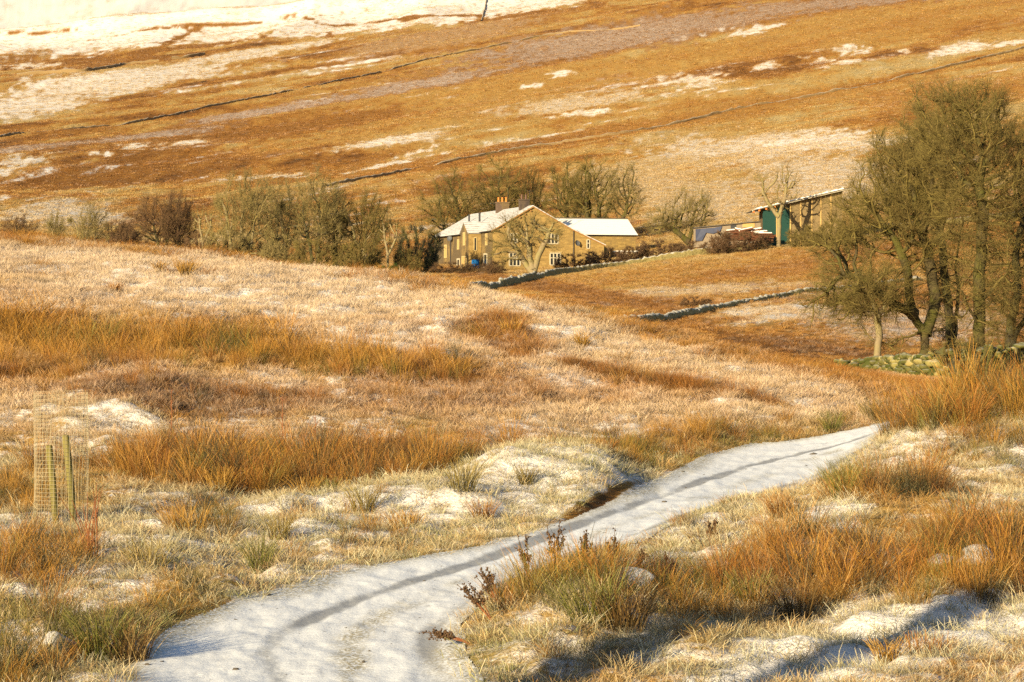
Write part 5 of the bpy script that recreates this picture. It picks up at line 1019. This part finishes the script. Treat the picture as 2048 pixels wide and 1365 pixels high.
for i, (px, row, h, lb) in enumerate([(690 - 128, 905, .9, 'tall thin dead stalk rising from the left of the long rush bed'), (340, 900, .8, 'thin dead stalk above the rush bed right of the tree guard'), (628, 900, .7, 'short dead stalk at the middle of the long rush bed')]):
    d = pick(px, row + 18, 30, 60)[1]; x, y, z = at(px, d); r = np.random.default_rng(60 + i); m_ = MB(); m_.tube([(0, 0, -.05), (.03, 0, h * .6), (.02, 0, h * 1.25)], [.009, .007, .004], 5)
    for q in range(9):
        t = r.uniform(.4, 1.2); m_.tube([(.02, 0, h * t), (.02 + r.normal(0, .05), r.normal(0, .05), h * t + .08)], [.005, .003], 4)
    o = tag(m_.build('dead_stalk', M_STEM), lb, 'dead stalk'); o.location = (x, y, z)
# small evergreen bush on the skyline
dd = 210; res = tree_meshes('evergreen_bush', 78, [[(0, 0, 0), (0, 0, .4)], [(-.4, 0, 0), (-.6, 0, .4)]], [(0, 0, .8, 1.3, .9, .8), (-.9, 0, .6, .9, .8, .6)], 160, .06, 5200, .3, .02, (B_DARK, plain('dark_green_needles', (.05, .075, .012), .8, .4, 5)), step=.2, dk=.3, thick=.5, up=.5)
x, y, z = at(776, dd); place_tree('evergreen_bush', res, (x, y, (HY - 572) / F * dd + EYE), 'small round dark green bush just over the near hill\'s skyline', 'shrub')
# gravel specks on the track
X, Y = candidates(16000, 20, 52, 200, 2000); k = (track_sd(X, Y) > .03) & ((RNG.uniform(0, 1, len(X)) < .25 + .75 * smooth(.9, .1, track_sd(X, Y))))
X, Y = X[k], Y[k]; rr = np.random.default_rng(4); c_ = bpy.data.collections.new('gravel_stone_shapes')
M_GRAV = plain('dark_gravel', (.10, .085, .07), .9, .4, 30)
for i in range(4):
    v, f = rock_arrays(rr, 1, .8, .6, 1); c_.objects.link(mesh_obj('gravel_stone', v, f, M_GRAV, None, True, link=False))
scatter('gravel', c_, X, Y, np.exp(RNG.normal(math.log(.017), .5, len(X))), np.full((len(X), 3), .1), 'dark gravel stones scattered over the snowy track', 'gravel', .5)
# two unseen trunks, added to cast the shadows across the lower right bank
for i, (x, y, h, r0) in enumerate([(-7.7, 10.4, 4.4, .40), (-6.9, 8.6, 4.9, .30)]):
    z = float(ground_z(x, y)); m_ = MB(); m_.tube([(0, 0, -.4), (.05, 0, h * .5), (0, .1, h)], [r0 * 1.2, r0, r0 * .8], 10)
    o = tag(m_.build('lopped_tree', B_MOSS), ['thicker lopped trunk beside the viewpoint, its shadow crossing the lower right bank', 'slimmer lopped trunk beside the viewpoint, its shadow crossing the lower right bank'][i], 'tree'); o.location = (x, y, z)
# ---------------------------------------------------------------- camera, light, world
cam = bpy.data.cameras.new('camera'); co = bpy.data.objects.new('camera', cam); COL.objects.link(co)
co.location = (0, 0, EYE); co.rotation_euler = (math.radians(90) - math.atan((682.5 - HY) / F), 0, 0)
cam.sensor_width = 36; cam.lens = 36 * F / 2048; cam.clip_start = .5; cam.clip_end = 12000
SC.camera = co
w = bpy.data.worlds.new('World'); SC.world = w; w.use_nodes = True
nt = w.node_tree; nt.nodes.clear(); sky = nt.nodes.new('ShaderNodeTexSky'); bg = nt.nodes.new('ShaderNodeBackground'); wo = nt.nodes.new('ShaderNodeOutputWorld')
sky.sky_type = 'NISHITA'; sky.sun_disc = False; sky.sun_elevation = SUN_EL; sky.sun_rotation = math.radians(180) + SUN_AZ
sky.altitude = 300; sky.air_density = 1.0; sky.dust_density = .6; sky.ozone_density = 1.2
bg.inputs[1].default_value = SKY_STRENGTH; nt.links.new(sky.outputs[0], bg.inputs[0]); nt.links.new(bg.outputs[0], wo.inputs[0])
sl = bpy.data.lights.new('sun', 'SUN'); so = bpy.data.objects.new('sun', sl); COL.objects.link(so)
sl.energy = SUN_STRENGTH; sl.angle = math.radians(.53); sl.color = (1.0, .81, .49)
d = Vector((math.sin(SUN_AZ) * math.cos(SUN_EL), math.cos(SUN_AZ) * math.cos(SUN_EL), -math.sin(SUN_EL)))
so.rotation_euler = d.to_track_quat('-Z', 'Y').to_euler(); so.location = (-40, -60, 60)
vs = SC.view_settings; vs.view_transform = 'Standard'; vs.look = 'None'; vs.gamma = 1.0; vs.exposure = EXPOSURE; vs.use_curve_mapping = False
SC.render.engine = 'CYCLES'; SC.cycles.use_denoising = False; SC.cycles.max_bounces = 4; SC.cycles.diffuse_bounces = 2; SC.cycles.glossy_bounces = 2; SC.cycles.transmission_bounces = 2
print('instances', NINST)
